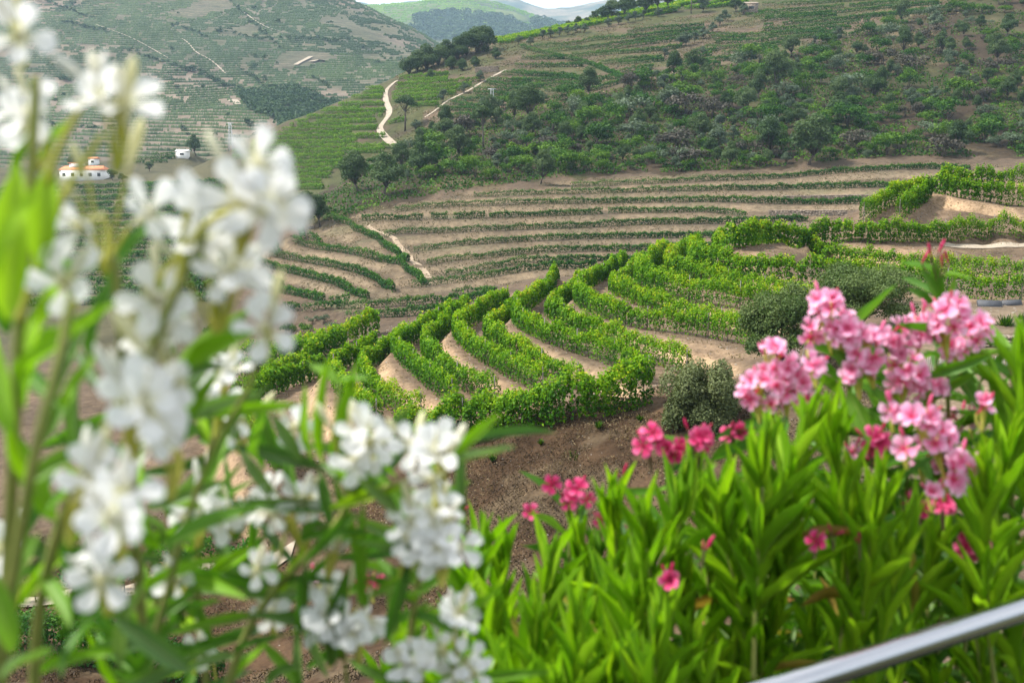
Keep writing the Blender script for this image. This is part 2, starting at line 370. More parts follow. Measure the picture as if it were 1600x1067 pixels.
RIDGE = [(330,600,103),(380,573,104),(490,541,106),(585,517,107),(660,495,109),(740,474,112),(800,458,114),(870,437,117),(940,417,119),(1000,405,120),(1040,399,120),(1090,394,120),(1130,386,120),(1200,368,120),(1290,345,121),(1350,330,122),(1400,312,125),(1450,294,129),(1512,283,131),(1600,280,132)]
MAIN = [
 # dip behind the spur
 *[(px, py + 18, d + 14) for px, py, d in RIDGE], *[(px, py + 26 - max(0, (px - 900) * 0.012), d + 34) for px, py, d in RIDGE if px > 700],
 *RIDGE,
 (1460,352,111.5),(1500,352,111),(1550,354,111),(1600,356,110.5),(1660,358,110),
 # the bowl of brown terraces
 (400,520,190),(450,522,185),(500,522,180),(560,510,178),(640,498,176),(575,480,186),(650,477,185),(740,462,192),(644,450,200),(744,437,202),(900,422,206),
 (860,409,211),(700,434,205),(980,411,212),(860,394,219),(1050,391,219),(667,415,214),(860,376,228),(1100,371,229),(646,394,224),(860,358,237),(1262,347,236),(612,366,236),
 (860,338,248),(1100,332,248),(580,345,248),(860,318,259),(1350,319,250),(1100,316,258),(620,331,256),(860,304,267),(1450,293,262),(1150,298,266),(740,309,266),(1055,286,278),(1250,277,280),(1332,269,280),(1412,265,276),(1515,267,270),(892,292,277),
 (1500,300,240),(1600,300,230),(1600,262,262),(1560,258,272),
 (519,341,255),(547,354,247),(604,386,228),(637,409,214),(676,438,204),(459,377,242),(499,390,236),(592,407,220),(422,401,232),(529,420,216),(594,442,204),(392,405,234),(465,430,216),(557,463,197),(392,432,222),(390,450,212),(502,471,194),(441,483,195),
 # scrub hill
 (600,330,257),(700,304,270),(520,330,262),(800,240,318),(1100,220,325),(1400,200,322),(1250,256,293),(1550,225,300),(900,270,292),(700,250,310),(1000,250,302),(1100,262,292),(1450,243,292),(1600,240,290),
 (700,200,372),(800,165,385),(900,155,382),(990,130,395),(1180,95,415),(1340,60,435),(1460,20,460),(1600,-20,475),(1600,110,365),(1400,120,372),(1200,160,360),(1000,190,350),(620,270,330),(560,280,330),(640,215,368),
 # upper vineyards
 (900,124,425),(800,137,420),(700,165,402),(815,94,468),(900,71,495),(1100,43,505),(834,76,490),(1060,92,445),(1190,49,475),(1290,6,525),(1360,11,505),(740,130,440),(660,150,425),(720,100,480),
 (775,64,525),(850,48,545),(900,37,555),(1000,16,575),(1080,1,592),(1160,-20,612),(1300,-52,640),(1450,-92,660),(1600,-125,680),
 # left hill
 (450,300,362),(530,290,352),(440,310,352),(500,230,412),(600,230,388),(632,239,378),(365,231,455),(400,213,458),(450,189,463),(520,163,472),(575,139,478),(620,122,484),(660,98,502),(700,82,512),(740,72,518),(420,270,390),(540,190,440),(600,160,445),
 # valley to the left
 (365,300,372),(0,300,470),(200,300,450),(300,350,330),(100,350,380),(0,400,330),(200,420,280),(300,420,260),(100,480,225),(0,550,170),(200,550,165),(300,500,195),(0,262,560),(100,262,570),(200,248,585),(300,240,590),(330,262,500),
 # behind the crest
 *[(px, py + 70, d + 110) for px, py, d in [(365,231,455),(450,189,463),(520,163,472),(620,122,484),(700,82,512),(775,64,525),(900,37,555),(1000,16,575),(1160,-20,612),(1300,-52,640),(1450,-92,660),(1600,-125,680)]],
 (0,275,680),(100,275,690),(200,265,700),(300,262,705),
 *[(px, 300, 820) for px in range(0, 1700, 150)], *[(px, 400, 1000) for px in range(0, 1700, 150)],
 # slope below and left of the spur
 (0,620,100),(150,610,101),(250,605,102),(0,585,125),(200,580,125),(0,700,82),(150,700,81),(280,700,77),(100,780,72),(250,800,68),(0,850,66),(200,860,62.5),(350,830,62),(450,800,63),
 (50,952,59),(200,936,58.5),(380,916,58.5),(50,935,61),(200,920,60.5),(380,900,60.5),(200,975,55),(400,960,55.5),(0,1000,55),(100,1012,52),(200,1035,51),(300,1050,51),(40,1062,49),
 (500,860,57),(560,760,64),(620,710,66.5),(700,800,60),(720,745,62.5),(760,692,65),(830,720,61),(900,800,55),(900,700,60.5),(1000,700,58.5),(1015,640,63),(1000,800,52),(800,900,50),(600,950,52),
 (1060,660,59),(1100,690,57),(1100,620,64),(1160,600,66),(1240,560,68),(1215,640,58),(1340,520,71),(1320,560,66),(1400,560,64),(1515,478,76),(1440,480,76),(1600,482,75),(1570,505,68),(1480,510,69),(1580,524,63.5),(1500,524,64),(1580,549,62),(1500,549,62.5),(1580,578,57),(1480,580,57.5),(1400,600,58),
 (1200,720,51),(1400,700,49),(1600,680,50),(1200,850,42),(1600,850,40),(800,1010,44),(1000,1010,42),(400,1100,45),(1400,1020,36),(0,1150,43),(200,1150,43),
]
mp = depth_pts(MAIN)
near = []
for a in (-0.6, -0.3, 0.0, 0.3, 0.6):
    for d, z in ((0.2, -1.62), (1.2, -1.63), (3.0, -1.72), (4.5, -2.3), (9, -5.2), (16, -9.4), (24, -12.9), (31, -15.5)):
        near.append((a * d, d, z))
near = np.array(near)
CT = np.vstack(ctrl + [mp, near])
LK = 1.5
def key(a, y): return np.c_[np.asarray(a) * 2.4, np.log(y) * LK]
base = RBF(key(CT[:, 0] / CT[:, 1], CT[:, 1]), CT[:, 2] / CT[:, 1], lin=True, reg=0.004)

# ground grid: columns of constant x/y, rows of depth
cols = np.unique(np.r_[np.linspace(-1.1, -0.50, 16), np.arange(-0.50, 0.501, 0.0024), np.linspace(0.50, 1.1, 16)])
rows = np.unique(np.r_[np.geomspace(0.25, 40, 60), np.arange(40, 58, 0.7), np.arange(58, 126, 0.27), np.arange(126, 172, 1.3), np.arange(172, 290, 0.7), np.arange(290, 640, 3.0), np.geomspace(640, 1000, 14)])
NA, NY = len(cols), len(rows)
ac = np.clip(cols, -0.50, 0.50)
AA, YY = np.meshgrid(ac, rows)
T = base(key(AA.ravel(), YY.ravel())).reshape(NY, NA)
AA, YY = np.meshgrid(cols, rows); XX = AA * YY
ZS = T * YY
# gentle natural unevenness
amp = np.interp(YY, [3, 40, 120, 300, 900], [0.02, 0.12, 0.10, 0.5, 1.5])
ZS = ZS + amp * (noise2(XX / (YY * 0.03 + 2), YY / (YY * 0.03 + 2), 3, 4) - 0.5) * 1.0
ZG = ZS.copy()

def grid_sample(G, x, y):
    a = np.asarray(x) / np.asarray(y)
    ci = np.interp(a, cols, np.arange(NA)); ri = np.interp(y, rows, np.arange(NY))
    c0 = np.clip(ci.astype(int), 0, NA - 2); r0 = np.clip(ri.astype(int), 0, NY - 2)
    fc = ci - c0; fr = ri - r0
    return (G[r0, c0] * (1 - fc) + G[r0, c0 + 1] * fc) * (1 - fr) + (G[r0 + 1, c0] * (1 - fc) + G[r0 + 1, c0 + 1] * fc) * fr
def ground(x, y): return grid_sample(ZG, x, y)
def cast(px, py, dmin=40, dmax=900, G=None):
    """first hit of the rays through photo pixels with the ground"""
    G = ZS if G is None else G
    a, t = ray(px, py); a = np.atleast_1d(a); t = np.atleast_1d(t)
    out = np.zeros((len(a), 3)); ok = np.zeros(len(a), bool)
    ys = np.geomspace(dmin, dmax, 1400)
    for i in range(len(a)):
        z = grid_sample(G, a[i] * ys, ys) / ys
        h = np.nonzero(z >= t[i])[0]
        if len(h):
            j = h[0]
            if j > 0:
                f = (t[i] - z[j - 1]) / (z[j] - z[j - 1] + 1e-12); y = ys[j - 1] + f * (ys[j] - ys[j - 1])
            else: y = ys[0]
            out[i] = (a[i] * y, y, t[i] * y); ok[i] = True
    return out, ok

# ------------------------------------------------------------------ rows on the middle and upper slopes, traced then dropped on the ground
MIDROWS = [
 [(892,292),(937,291),(1055,286),(1112,283),(1191,281),(1247,277),(1332,269),(1412,265),(1469,264),(1515,267)],
 [(740,309),(804,306),(871,304),(931,303),(1044,299),(1144,298),(1229,296.5),(1322,294),(1356,293),(1450,293)],
 [(616,332),(639,329),(672,325),(738,322),(798,321),(860,318.5),(969,318),(1062,316),(1141,316),(1191,318),(1244,320),(1350,319)],
 [(565,345),(607,344),(680,343),(779,340),(860,338),(905,336),(969,333),(1077,332),(1097,331),(1135,335),(1167,339)],
 [(599,372),(612,366),(665,365),(747,362),(860,358),(954,354),(1006,351),(1101,350),(1182,349),(1262,347)],
 [(646,394),(695,387),(747,382),(804,378),(860,376),(890,374),(976,372.5),(1085,371.5),(1126,371)],
 [(667,415),(680,412),(717,406),(768,404),(785,400),(860,395),(894,393),(969,393),(1053,391),(1110,389)],
 [(695,434),(747,426),(772,419),(822,411),(881,410),(924,409),(985,410)],
 [(644,450),(665,450),(676,447),(708,441),(744,437),(789,430),(806,426),(854,421),(901,420),(931,417)],
 [(706,463),(755,459),(775,461)],
 [(534,482),(583,481),(650,477),(725,473),(765,467)],
 [(540,502),(574,497),(641,495),(690,489)],
]
LOWROWS = [
 [(519,341),(547,354),(585,373),(604,386),(628,403),(638,411)],
 [(459,377),(472,386),(499,390),(547,397),(592,407),(632,416),(649,431),(662,442)],
 [(422,401),(487,412),(529,420),(547,424),(566,429),(594,442),(615,456)],
 [(386,402),(416,418),(465,430),(502,439),(529,447),(557,463),(575,467)],
 [(386,430),(418,439),(442,452)],
 [(386,449),(435,457),(480,465),(506,473)],
]
LOWX = [[(482,369),(495,375),(502,382)],[(441,484),(467,486)],[(472,488),(534,481)],[(513,475),(546,470)],[(462,343),(470,362),(474,376)],[(420,372),(422,384)],[(430,386),(433,398)]]
UPROWS = [
 [(980,54),(1006,48),(1100,43)],[(834,76),(897,71),(924,64),(980,61),(1100,48)],[(856,82),(920,77),(987,68),(1044,60),(1096,55)],[(931,84),(987,73),(1081,62)],
 [(890,90),(969,85),(1025,81),(1066,75)],[(935,103),(978,96),(1034,92)],[(965,102),(1038,96)],[(963,116),(987,111),(1021,108)],
 [(813,75),(837,82),(881,92),(920,101),(946,112),(965,120),(982,126)],[(815,94),(881,93)],[(804,106),(912,105)],[(800,114),(847,120),(905,124)],
 [(784,118),(900,122)],[(800,129),(894,127),(969,124)],[(763,128),(830,130)],[(800,137),(912,134),(940,133)],[(890,150),(939,139),(976,129)],[(849,144),(912,141)],[(845,159),(894,156)],
 [(759,131),(787,137),(850,138)],[(739,144),(830,143)],[(739,148),(787,152),(812,152)],[(712,158),(810,159)],[(705,163),(742,170),(765,172)],[(684,173),(767,174)],[(694,184),(742,184)],[(729,197),(750,197)],
 [(624,125),(701,118)],[(632,129),(700,127)],[(621,135),(690,132),(750,127)],[(619,141),(694,139),(737,135)],[(613,148),(720,142)],[(613,154),(712,148)],[(613,160),(690,156)],[(637,168),(684,165)],[(606,195),(634,189)],
 [(1191,9),(1225,9),(1285,6),(1420,-4)],[(1184,22),(1229,20),(1304,14),(1360,9),(1440,3)],[(1165,27),(1247,26),(1304,22),(1352,17),(1440,9),(1466,8)],[(1187,34),(1240,31),(1307,26)],[(1193,43),(1247,38),(1311,33),(1356,28),(1462,17)],
 [(1191,50),(1247,46),(1332,39),(1360,34)],[(1060,61),(1112,57),(1165,59),(1247,53),(1330,46)],[(1118,69),(1176,67),(1251,61),(1341,56)],[(1101,78),(1195,74),(1229,70)],[(1127,87),(1199,82)],[(1067,92),(1112,88)],[(1069,98),(1126,96),(1165,93)],[(1060,108),(1126,104)],
 [(1112,63),(1165,62)],[(1150,81),(1215,78)],[(1085,83),(1120,81)],[(1195,31),(1300,22)],[(1300,34),(1450,20)],[(1240,56),(1310,52)],[(1060,102),(1110,100)],
]
CREST = [[(772,66.0),(850,51),(900,41),(950,30),(1000,21),(1080,6),(1165,-14)],[(780,69.5),(850,54.5),(900,45),(950,34),(1000,25),(1060,14)],[(772,62.5),(850,48),(900,38),(950,27),(1000,18),(1080,2)],[(1010,27),(1055,18)],[(1090,12),(1110,8),(1160,-2)],[(776,68),(850,52.8),(900,43),(950,32),(1000,23),(1075,8)],[(774,64.2),(850,49.5),(900,39.5),(950,28.5),(1000,19.5),(1080,4)],[(1070,15),(1120,12),(1170,5)]]
HILLROWS = [[(572+0,142),(598,142)],[(568,149),(600,148)],[(550,155),(598,154)],[(530,166),(600,165)],[(506,174),(562,173)],[(502,178),(602,176)],[(480,186),(596,184)],[(462,193),(587,192)],[(453,199),(544,198)],[(441,205),(590,203)],[(426,213),(548,210)],[(412,218),(602,216)],[(394,226),(557,225)],[(392,233),(619,232)],[(364,241),(600,239)],[(364,249),(538,248)],[(379,257),(536,256)],[(431,264),(534,263)],[(440,271),(519,271)],[(450,279),(516,278)],[(450,287),(512,287)],[(448,296),(505,296)]]
VALROWS = [[(205,246),(272,243)],[(206,251),(274,248)],[(208,256),(262,254)]] + [[(-20, y + 8), (90, y + 3), (220, y), (352, y - 5)] for y in (292, 301, 311, 321, 331, 342, 353, 364, 376, 388, 401, 414, 428, 443, 458, 474)]

def drop(line, it=1, dens=14.0, dmin=128):
    l = smoothline(line, it)
    l = resample(l, dens)
    pts, ok = cast(l[:, 0], l[:, 1], dmin=dmin)
    return pts[ok]
mid_raw = [drop(l) for l in MIDROWS]
low_raw = [drop(l, 2) for l in LOWROWS]

# ------------------------------------------------------------------ terraces: a step profile carved along the rows
def prof(v):
    f = v + 0.14; k = np.floor(f); f = f - k
    return k + sstep(0.66, 0.98, f)
def terrace(rowsets, hfun, ysel, r0, r1):
    """rowsets: list of (points, v)"""
    X = np.vstack([np.c_[p[:, :2], np.full(len(p), v)] for p, v in rowsets])
    f = RBF(X[:, :2] / 10.0, X[:, 2], lin=True, reg=0.02)
    sel = np.nonzero((rows >= ysel[0]) & (rows <= ysel[1]))[0]
    xs = XX[sel].ravel(); ys = YY[sel].ravel()
    px0, px1 = X[:, 0].min() - r1, X[:, 0].max() + r1
    m = np.nonzero((xs > px0) & (xs < px1))[0]
    Q = np.c_[xs[m], ys[m]]
    dist = np.full(len(m), 1e9)
    for i in range(0, len(m), 20000):
        q = Q[i:i + 20000]
        dist[i:i + 20000] = np.sqrt(((q[:, None] - X[None, :, :2]) ** 2).sum(2).min(1))
    v = f(Q / 10.0)
    w = 1 - sstep(r0, r1, dist)
    off = hfun(v) * (prof(v) - v) * w
    bank = np.where(w > 0.02, np.exp(-((np.modf(v + 0.14 - np.floor(v + 0.14))[0] - 0.80) / 0.13) ** 2), 0) * w
    full = np.zeros(len(xs)); full[m] = off; fb = np.zeros(len(xs)); fb[m] = bank; fw = np.zeros(len(xs)); fw[m] = w
    sh = (len(sel), NA)
    return sel, full.reshape(sh), fb.reshape(sh), fw.reshape(sh)
BANK = np.zeros_like(ZS); SPURW = np.zeros_like(ZS); MIDW = np.zeros_like(ZS)
hs = np.array([HSTEP[k] for k in range(10)])
rs_ = [(resample(p, 2.5), k + 0.45 * min(i, 1)) for p, k, i in spur_rows]
sel, off, bk, w = terrace(rs_, lambda v: np.interp(v, np.arange(10) + 0.4, hs), (60, 128), 2.2, 4.5)
ZG[sel] += off; BANK[sel] = np.maximum(BANK[sel], bk); SPURW[sel] = w
rs_ = [(resample(p, 5), -float(i)) for i, p in enumerate(mid_raw) if len(p) > 1 and i < 9]
sel, off, bk, w = terrace(rs_, lambda v: 1.15, (170, 300), 5, 9)
ZG[sel] += off; BANK[sel] = np.maximum(BANK[sel], bk); MIDW[sel] = np.maximum(MIDW[sel], w)
rs_ = [(resample(p, 5), -float(i)) for i, p in enumerate(low_raw) if len(p) > 1 and i < 4]
sel, off, bk, w = terrace(rs_, lambda v: 1.0, (170, 270), 4, 8)
off *= (1 - MIDW[sel]); ZG[sel] += off; BANK[sel] = np.maximum(BANK[sel], bk * (1 - MIDW[sel])); MIDW[sel] = np.maximum(MIDW[sel], w)

# ------------------------------------------------------------------ own colours of the ground (earth, dry grass, scrub litter)
PXg, PYg = topx(np.stack([XX, YY, ZG], -1))
jx = (noise2(XX / (YY * .02), YY / (YY * .03), 97, 4) - .5) * 90; PXg = PXg + jx; PYg = PYg + jx * .25
def inpoly(px, py, poly):
    poly = np.asarray(poly, float); n = len(poly); c = np.zeros(np.shape(px), bool); j = n - 1
    for i in range(n):
        xi, yi = poly[i]; xj, yj = poly[j]
        c ^= ((yi > py) != (yj > py)) & (px < (xj - xi) * (py - yi) / (yj - yi + 1e-12) + xi); j = i
    return c
SCRUBPOLY = [(440,345),(470,320),(520,300),(560,260),(628,252),(660,212),(700,190),(760,180),(800,165),(900,155),(990,132),(1080,112),(1180,95),(1260,72),(1340,58),(1440,26),(1480,-10),(1700,-60),(1700,246),(1500,246),(1400,244),(1300,252),(1190,264),(1060,270),(890,275),(830,283),(740,294),(640,311),(600,318),(540,342),(510,352),(470,352)]
cn = lambda *c: np.array(c)
N1 = noise2(XX / 9, YY / 9, 11, 4); N2 = noise2(XX / (YY * .012 + .6), YY / (YY * .02 + .6), 23, 4)
col = np.empty(XX.shape + (3,)); col[:] = cn(0.105, 0.078, 0.056)
col = col * (0.85 + 0.4 * N1[..., None])
tan_ = cn(0.40, 0.285, 0.185); bench = cn(0.165, 0.120, 0.085); greyg = cn(0.155, 0.145, 0.085)
sw = SPURW[..., None]; bk = BANK[..., None]
col = col * (1 - sw) + sw * (bench * (0.8 + 0.4 * N2[..., None]) * (1 - bk) + tan_ * (0.8 + 0.4 * N2[..., None]) * bk)
mw = MIDW[..., None]
midc = cn(0.108, 0.084, 0.059) * (0.80 + 0.4 * N2[..., None]); midt = cn(0.235, 0.185, 0.128) * (0.8 + 0.4 * N2[..., None])
col = col * (1 - mw) + mw * (midc * (1 - bk * .75) + midt * bk * .75)
gm = (sstep(0.60, 0.76, noise2(XX / 14, YY / 5, 31, 4)) * 0.55 * (MIDW > .1))[..., None]
col = col * (1 - gm) + greyg * gm
scr = (inpoly(PXg, PYg, SCRUBPOLY) & (YY > 240))[..., None].astype(float)
scol = cn(0.050, 0.037, 0.024) * (0.65 + 0.7 * N2[..., None]); grs = sstep(0.55, 0.75, noise2(XX / 16, YY / 16, 41, 4))[..., None] * 0.7
scol = scol * (1 - grs) + cn(0.15, 0.118, 0.070) * grs
gr2 = sstep(0.50, 0.70, noise2(XX / 11, YY / 14, 47, 4))[..., None] * 0.5
gr2 = gr2 * 1.4
scol = scol * (1 - gr2) + cn(0.060, 0.065, 0.026) * gr2
col = col * (1 - scr) + scol * scr
upm = (sstep(385, 410, YY) * sstep(.30, .60, noise2(XX / 14, YY / 8, 49, 4)) * .75 * (1 - scr[..., 0]))[..., None]; col = col * (1 - upm) + cn(0.055, 0.075, 0.022) * upm
hillm = (YY + jx > 320) & (scr[..., 0] < .5) & (PXg < 650)
hgm = (sstep(.25, .55, noise2(XX / 12, YY / 6, 52, 4)) * .6)[..., None]; col[hillm] = ((cn(0.085, 0.062, 0.048) * (1 - hgm) + cn(0.060, 0.085, 0.022) * hgm) * (0.8 + 0.4 * N2[..., None]))[hillm]
leftm = (YY > 150) & (PXg < 365 - (YY - 150) * .0)
col[leftm] = (cn(0.085, 0.080, 0.045) * (0.75 + 0.5 * N2[..., None]))[leftm]
# the dry reddish-brown slope in front of the vineyard
nb = ((1 - sstep(64, 70, YY + jx * .05)) * sstep(30, 40, YY) * (1 - sstep(1180, 1330, PXg)))[..., None] * (1 - sw)
ncol = cn(0.072, 0.045, 0.027) * (0.55 + 0.9 * N2[..., None]); ng = sstep(0.5, 0.72, noise2(XX / 2.2, YY / 2.2, 51, 4))[..., None] * 0.75
ncol = ncol * (1 - ng) + cn(0.12, 0.092, 0.060) * ng
col = col * (1 - nb) + ncol * nb
gar = (sstep(1400, 1470, PXg) * (1 - sstep(75, 80, YY)) * sstep(48, 53, YY))[..., None]
col = col * (1 - gar) + gar * cn(0.18, 0.14, 0.10) * (0.8 + .4 * N2[..., None])
near_dark = (1 - sstep(3.2, 4.2, YY))[..., None]; col = col * (1 - near_dark) + cn(0.045, 0.045, 0.042) * near_dark  # unseen ground underfoot set dark so the handrail's underside reflects darker
SOIL = soil_mat('earth')
idx = np.arange(NY * NA).reshape(NY, NA)
Q = np.stack([idx[:-1, :-1], idx[:-1, 1:], idx[1:, 1:], idx[1:, :-1]], -1).reshape(-1, 4)
g_me = mesh_np('hillside', np.stack([XX, YY, ZG], -1).reshape(-1, 3), Q, SOIL, True, col=col.reshape(-1, 3))
tag(obj('hillside', g_me), kind='structure')
# ------------------------------------------------------------------ far hills and the plain they stand on
def vineyard_stripes(step, soilmix, gstops, strength=0.8):
    def f(t, g, cur):
        sep = t.nodes.new('ShaderNodeSeparateXYZ'); t.links.new(g.outputs['Position'], sep.inputs[0])
        n = t.nodes.new('ShaderNodeTexNoise'); n.inputs['Scale'].default_value = 0.012; n.inputs['Detail'].default_value = 3
        t.links.new(g.outputs['Position'], n.inputs['Vector'])
        ma = t.nodes.new('ShaderNodeMath'); ma.operation = 'MULTIPLY_ADD'; ma.inputs[1].default_value = step * 5; t.links.new(n.outputs['Fac'], ma.inputs[0]); t.links.new(sep.outputs['Z'], ma.inputs[2])
        dv = t.nodes.new('ShaderNodeMath'); dv.operation = 'DIVIDE'; dv.inputs[1].default_value = step; t.links.new(ma.outputs[0], dv.inputs[0])
        fr = t.nodes.new('ShaderNodeMath'); fr.operation = 'FRACT'; t.links.new(dv.outputs[0], fr.inputs[0])
        r = ramp(t, [(0.0, (0, 0, 0)), (0.1, (1, 1, 1)), (0.42, (1, 1, 1)), (0.55, (0, 0, 0))]); t.links.new(fr.outputs[0], r.inputs['Fac'])
        # parcels: each block of land has its own vigour
        vo = t.nodes.new('ShaderNodeTexVoronoi'); vo.inputs['Scale'].default_value = 0.0075
        mp_ = t.nodes.new('ShaderNodeMapping'); mp_.inputs['Scale'].default_value = (1, 0.55, 2.2); t.links.new(g.outputs['Position'], mp_.inputs['Vector'])
        nn = t.nodes.new('ShaderNodeTexNoise'); nn.inputs['Scale'].default_value = 0.02; nn.inputs['Detail'].default_value = 4; t.links.new(g.outputs['Position'], nn.inputs['Vector'])
        mxv = t.nodes.new('ShaderNodeMix'); mxv.data_type = 'VECTOR'; mxv.inputs['Factor'].default_value = 0.12
        sc_ = t.nodes.new('ShaderNodeVectorMath'); sc_.operation = 'SCALE'; sc_.inputs['Scale'].default_value = 400; t.links.new(nn.outputs['Color'], sc_.inputs[0])
        ad_ = t.nodes.new('ShaderNodeVectorMath'); ad_.operation = 'ADD'; t.links.new(mp_.outputs[0], ad_.inputs[0]); t.links.new(sc_.outputs[0], ad_.inputs[1])
        t.links.new(ad_.outputs[0], vo.inputs['Vector'])
        sp2 = t.nodes.new('ShaderNodeSeparateColor'); t.links.new(vo.outputs['Color'], sp2.inputs[0])
        rk = ramp(t, [(0.0, (0.15, 0.15, 0.15)), (0.35, (0.55, 0.55, 0.55)), (0.8, (1, 1, 1))]); t.links.new(sp2.outputs[0], rk.inputs['Fac'])
        m1 = t.nodes.new('ShaderNodeMath'); m1.operation = 'MULTIPLY'; t.links.new(r.outputs['Color'], m1.inputs[0]); t.links.new(rk.outputs['Color'], m1.inputs[1])
        n5 = t.nodes.new('ShaderNodeTexNoise'); n5.inputs['Scale'].default_value = 0.25; n5.inputs['Detail'].default_value = 4; t.links.new(g.outputs['Position'], n5.inputs['Vector'])
        r5 = ramp(t, [(0.38, (0.25, 0.25, 0.25)), (0.55, (1, 1, 1))]); t.links.new(n5.outputs['Fac'], r5.inputs['Fac'])
        m2 = t.nodes.new('ShaderNodeMath'); m2.operation = 'MULTIPLY'; t.links.new(m1.outputs[0], m2.inputs[0]); t.links.new(r5.outputs['Color'], m2.inputs[1])
        m3 = t.nodes.new('ShaderNodeMath'); m3.operation = 'MULTIPLY'; m3.inputs[1].default_value = strength; t.links.new(m2.outputs[0], m3.inputs[0])
        gc = ramp(t, gstops); t.links.new(sp2.outputs[1], gc.inputs['Fac'])
        mx_ = t.nodes.new('ShaderNodeMix'); mx_.data_type = 'RGBA'
        t.links.new(m3.outputs[0], mx_.inputs['Factor']); t.links.new(cur, mx_.inputs['A']); t.links.new(gc.outputs['Color'], mx_.inputs['B'])
        return mx_.outputs['Result']
    return f
def far_sheet(name, pts, d0, d1, nrow, a0, a1, ncol, m, colfun, rough, seed):
    c = depth_pts(pts)
    f = RBF(np.c_[c[:, 0] / c[:, 1] * 3, np.log(c[:, 1]) * 2], c[:, 2] / c[:, 1], lin=True, reg=0.002)
    aa = np.linspace(a0, a1, ncol); yy = np.geomspace(d0, d1, nrow)
    A, Y = np.meshgrid(aa, yy)
    Tm = f(np.c_[A.ravel() * 3, np.log(Y.ravel()) * 2]).reshape(A.shape)
    X = A * Y; Z = Tm * Y
    Z = Z + rough * (noise2(X / 160, Y / 220, seed, 5) - 0.5)
    i = np.arange(nrow * ncol).reshape(nrow, ncol)
    q = np.stack([i[:-1, :-1], i[:-1, 1:], i[1:, 1:], i[1:, :-1]], -1).reshape(-1, 4)
    me = mesh_np(name, np.stack([X, Y, Z], -1).reshape(-1, 3), q, m, True, col=colfun(X, Y, Z).reshape(-1, 3))
    tag(obj(name, me), kind='structure')
    return (aa, yy, Z)
def cast_sheet(S, px, py):
    aa, yy, Z = S
    a, t = ray(px, py); a = float(a); t = float(t)
    ci = np.interp(a, aa, np.arange(len(aa))); c0 = min(int(ci), len(aa) - 2); fc = ci - c0
    z = (Z[:, c0] * (1 - fc) + Z[:, c0 + 1] * fc) / yy
    h = np.nonzero(z >= t)[0]
    if not len(h) or h[0] == 0: return None
    j = h[0]; fr = (t - z[j - 1]) / (z[j] - z[j - 1] + 1e-12); y = yy[j - 1] + fr * (yy[j] - yy[j - 1])
    return np.array([a * y, y, t * y])

HA = [(-200,270,690),(0,266,700),(130,262,700),(230,248,730),(365,240,760),(430,205,800),(520,185,860),(600,165,910),(680,145,960),(760,150,1000),(-200,330,600),(130,330,600),(365,320,620),(600,260,700),(760,220,800),
 (-100,150,930),(100,150,950),(300,150,960),(430,148,960),(400,195,830),(500,112,1060),(600,100,1120),(640,90,1160),(450,170,880),
 (-200,0,1300),(0,0,1320),(200,0,1360),(400,-20,1460),(480,-25,1500),(540,2,1510),(575,14,1490),(600,27,1480),(650,49,1460),(690,73,1430),(740,108,1400),(800,150,1400),
 (-200,-220,1900),(0,-200,1900),(200,-170,1900),(400,-80,1760),(480,-45,1660),
 (540,70,1900),(600,95,1850),(690,150,1750),(800,220,1700),(-200,-100,2600),(0,-90,2600),(200,-60,2600),(400,40,2400),(540,150,2300),(690,210,2100),(800,260,2100)]
def colA(X, Y, Z):
    n = noise2(X / 60, Y / 80, 61, 5)[..., None]; n2 = noise2(X / 200, Y / 260, 67, 4)[..., None]
    c = cn(0.175, 0.140, 0.110) * (0.6 + 0.8 * n)
    k = sstep(0.52, 0.66, n2); c = c * (1 - k * .7) + cn(0.045, 0.065, 0.028) * k * .7
    px, py = topx(np.stack([X, Y, Z], -1))
    wood = inpoly(px, py, [(360,140),(400,150),(450,140),(530,170),(520,200),(440,200),(425,185)])[..., None]
    return np.where(wood, cn(0.035, 0.05, 0.025) * np.ones_like(c), c)
G_A = [(0.0, (0.030, 0.070, 0.022)), (0.6, (0.050, 0.105, 0.026)), (1.0, (0.09, 0.16, 0.035))]
FARSOIL = soil_mat('far_vineyard_earth', 0.10, vineyard_stripes(2.5, None, [(0.0, (0.04, 0.06, 0.03)), (1.0, (0.19, 0.15, 0.12))], 0.6), bump=0.5, dist=0.12)
SA = far_sheet('far_hillside', HA, 600, 2600, 260, -0.75, 0.05, 420, FARSOIL, colA, 14, 5)
HC = [(480,120,2100),(700,120,2200),(1000,120,2400),(500,60,2700),(600,52,2700),(700,50,2750),(800,58,2700),(900,72,2700),(1000,80,2700),
 (480,10,3250),(545,9,3250),(600,11,3250),(645,6,3250),(690,0,3250),(720,-3,3250),(760,4,3250),(800,16,3220),(850,34,3180),(900,46,3150),(1000,60,3150),(1100,70,3150),
 (480,90,3900),(600,90,3900),(720,90,3900),(850,110,3900),(1000,120,3900)]
def colC(X, Y, Z):
    n = noise2(X / 90, Y / 120, 71, 5)[..., None]
    px, py = topx(np.stack([X, Y, Z], -1))
    c = cn(0.12, 0.15, 0.045) * (0.8 + .4 * n) * np.ones(X.shape + (3,))
    w = (sstep(28, 36, py + 10 * (n[..., 0] - .5)) * (1 - sstep(60, 68, py)) * sstep(640, 670, px) + 0.7 * sstep(0.55, 0.62, n[..., 0]))[..., None]
    w = np.clip(w, 0, 1); c = c * (1 - w) + cn(0.035, 0.055, 0.03) * w
    lo = sstep(60, 68, py)[..., None]; return c * (1 - lo) + cn(0.10, 0.10, 0.07) * (0.8 + .4 * n) * lo
FARSOIL2 = soil_mat('distant_vineyard_earth', 0.03, vineyard_stripes(9.0, None, [(0.0, (0.10, 0.15, 0.05)), (1.0, (0.16, 0.21, 0.06))], 0.55), bump=0.4)
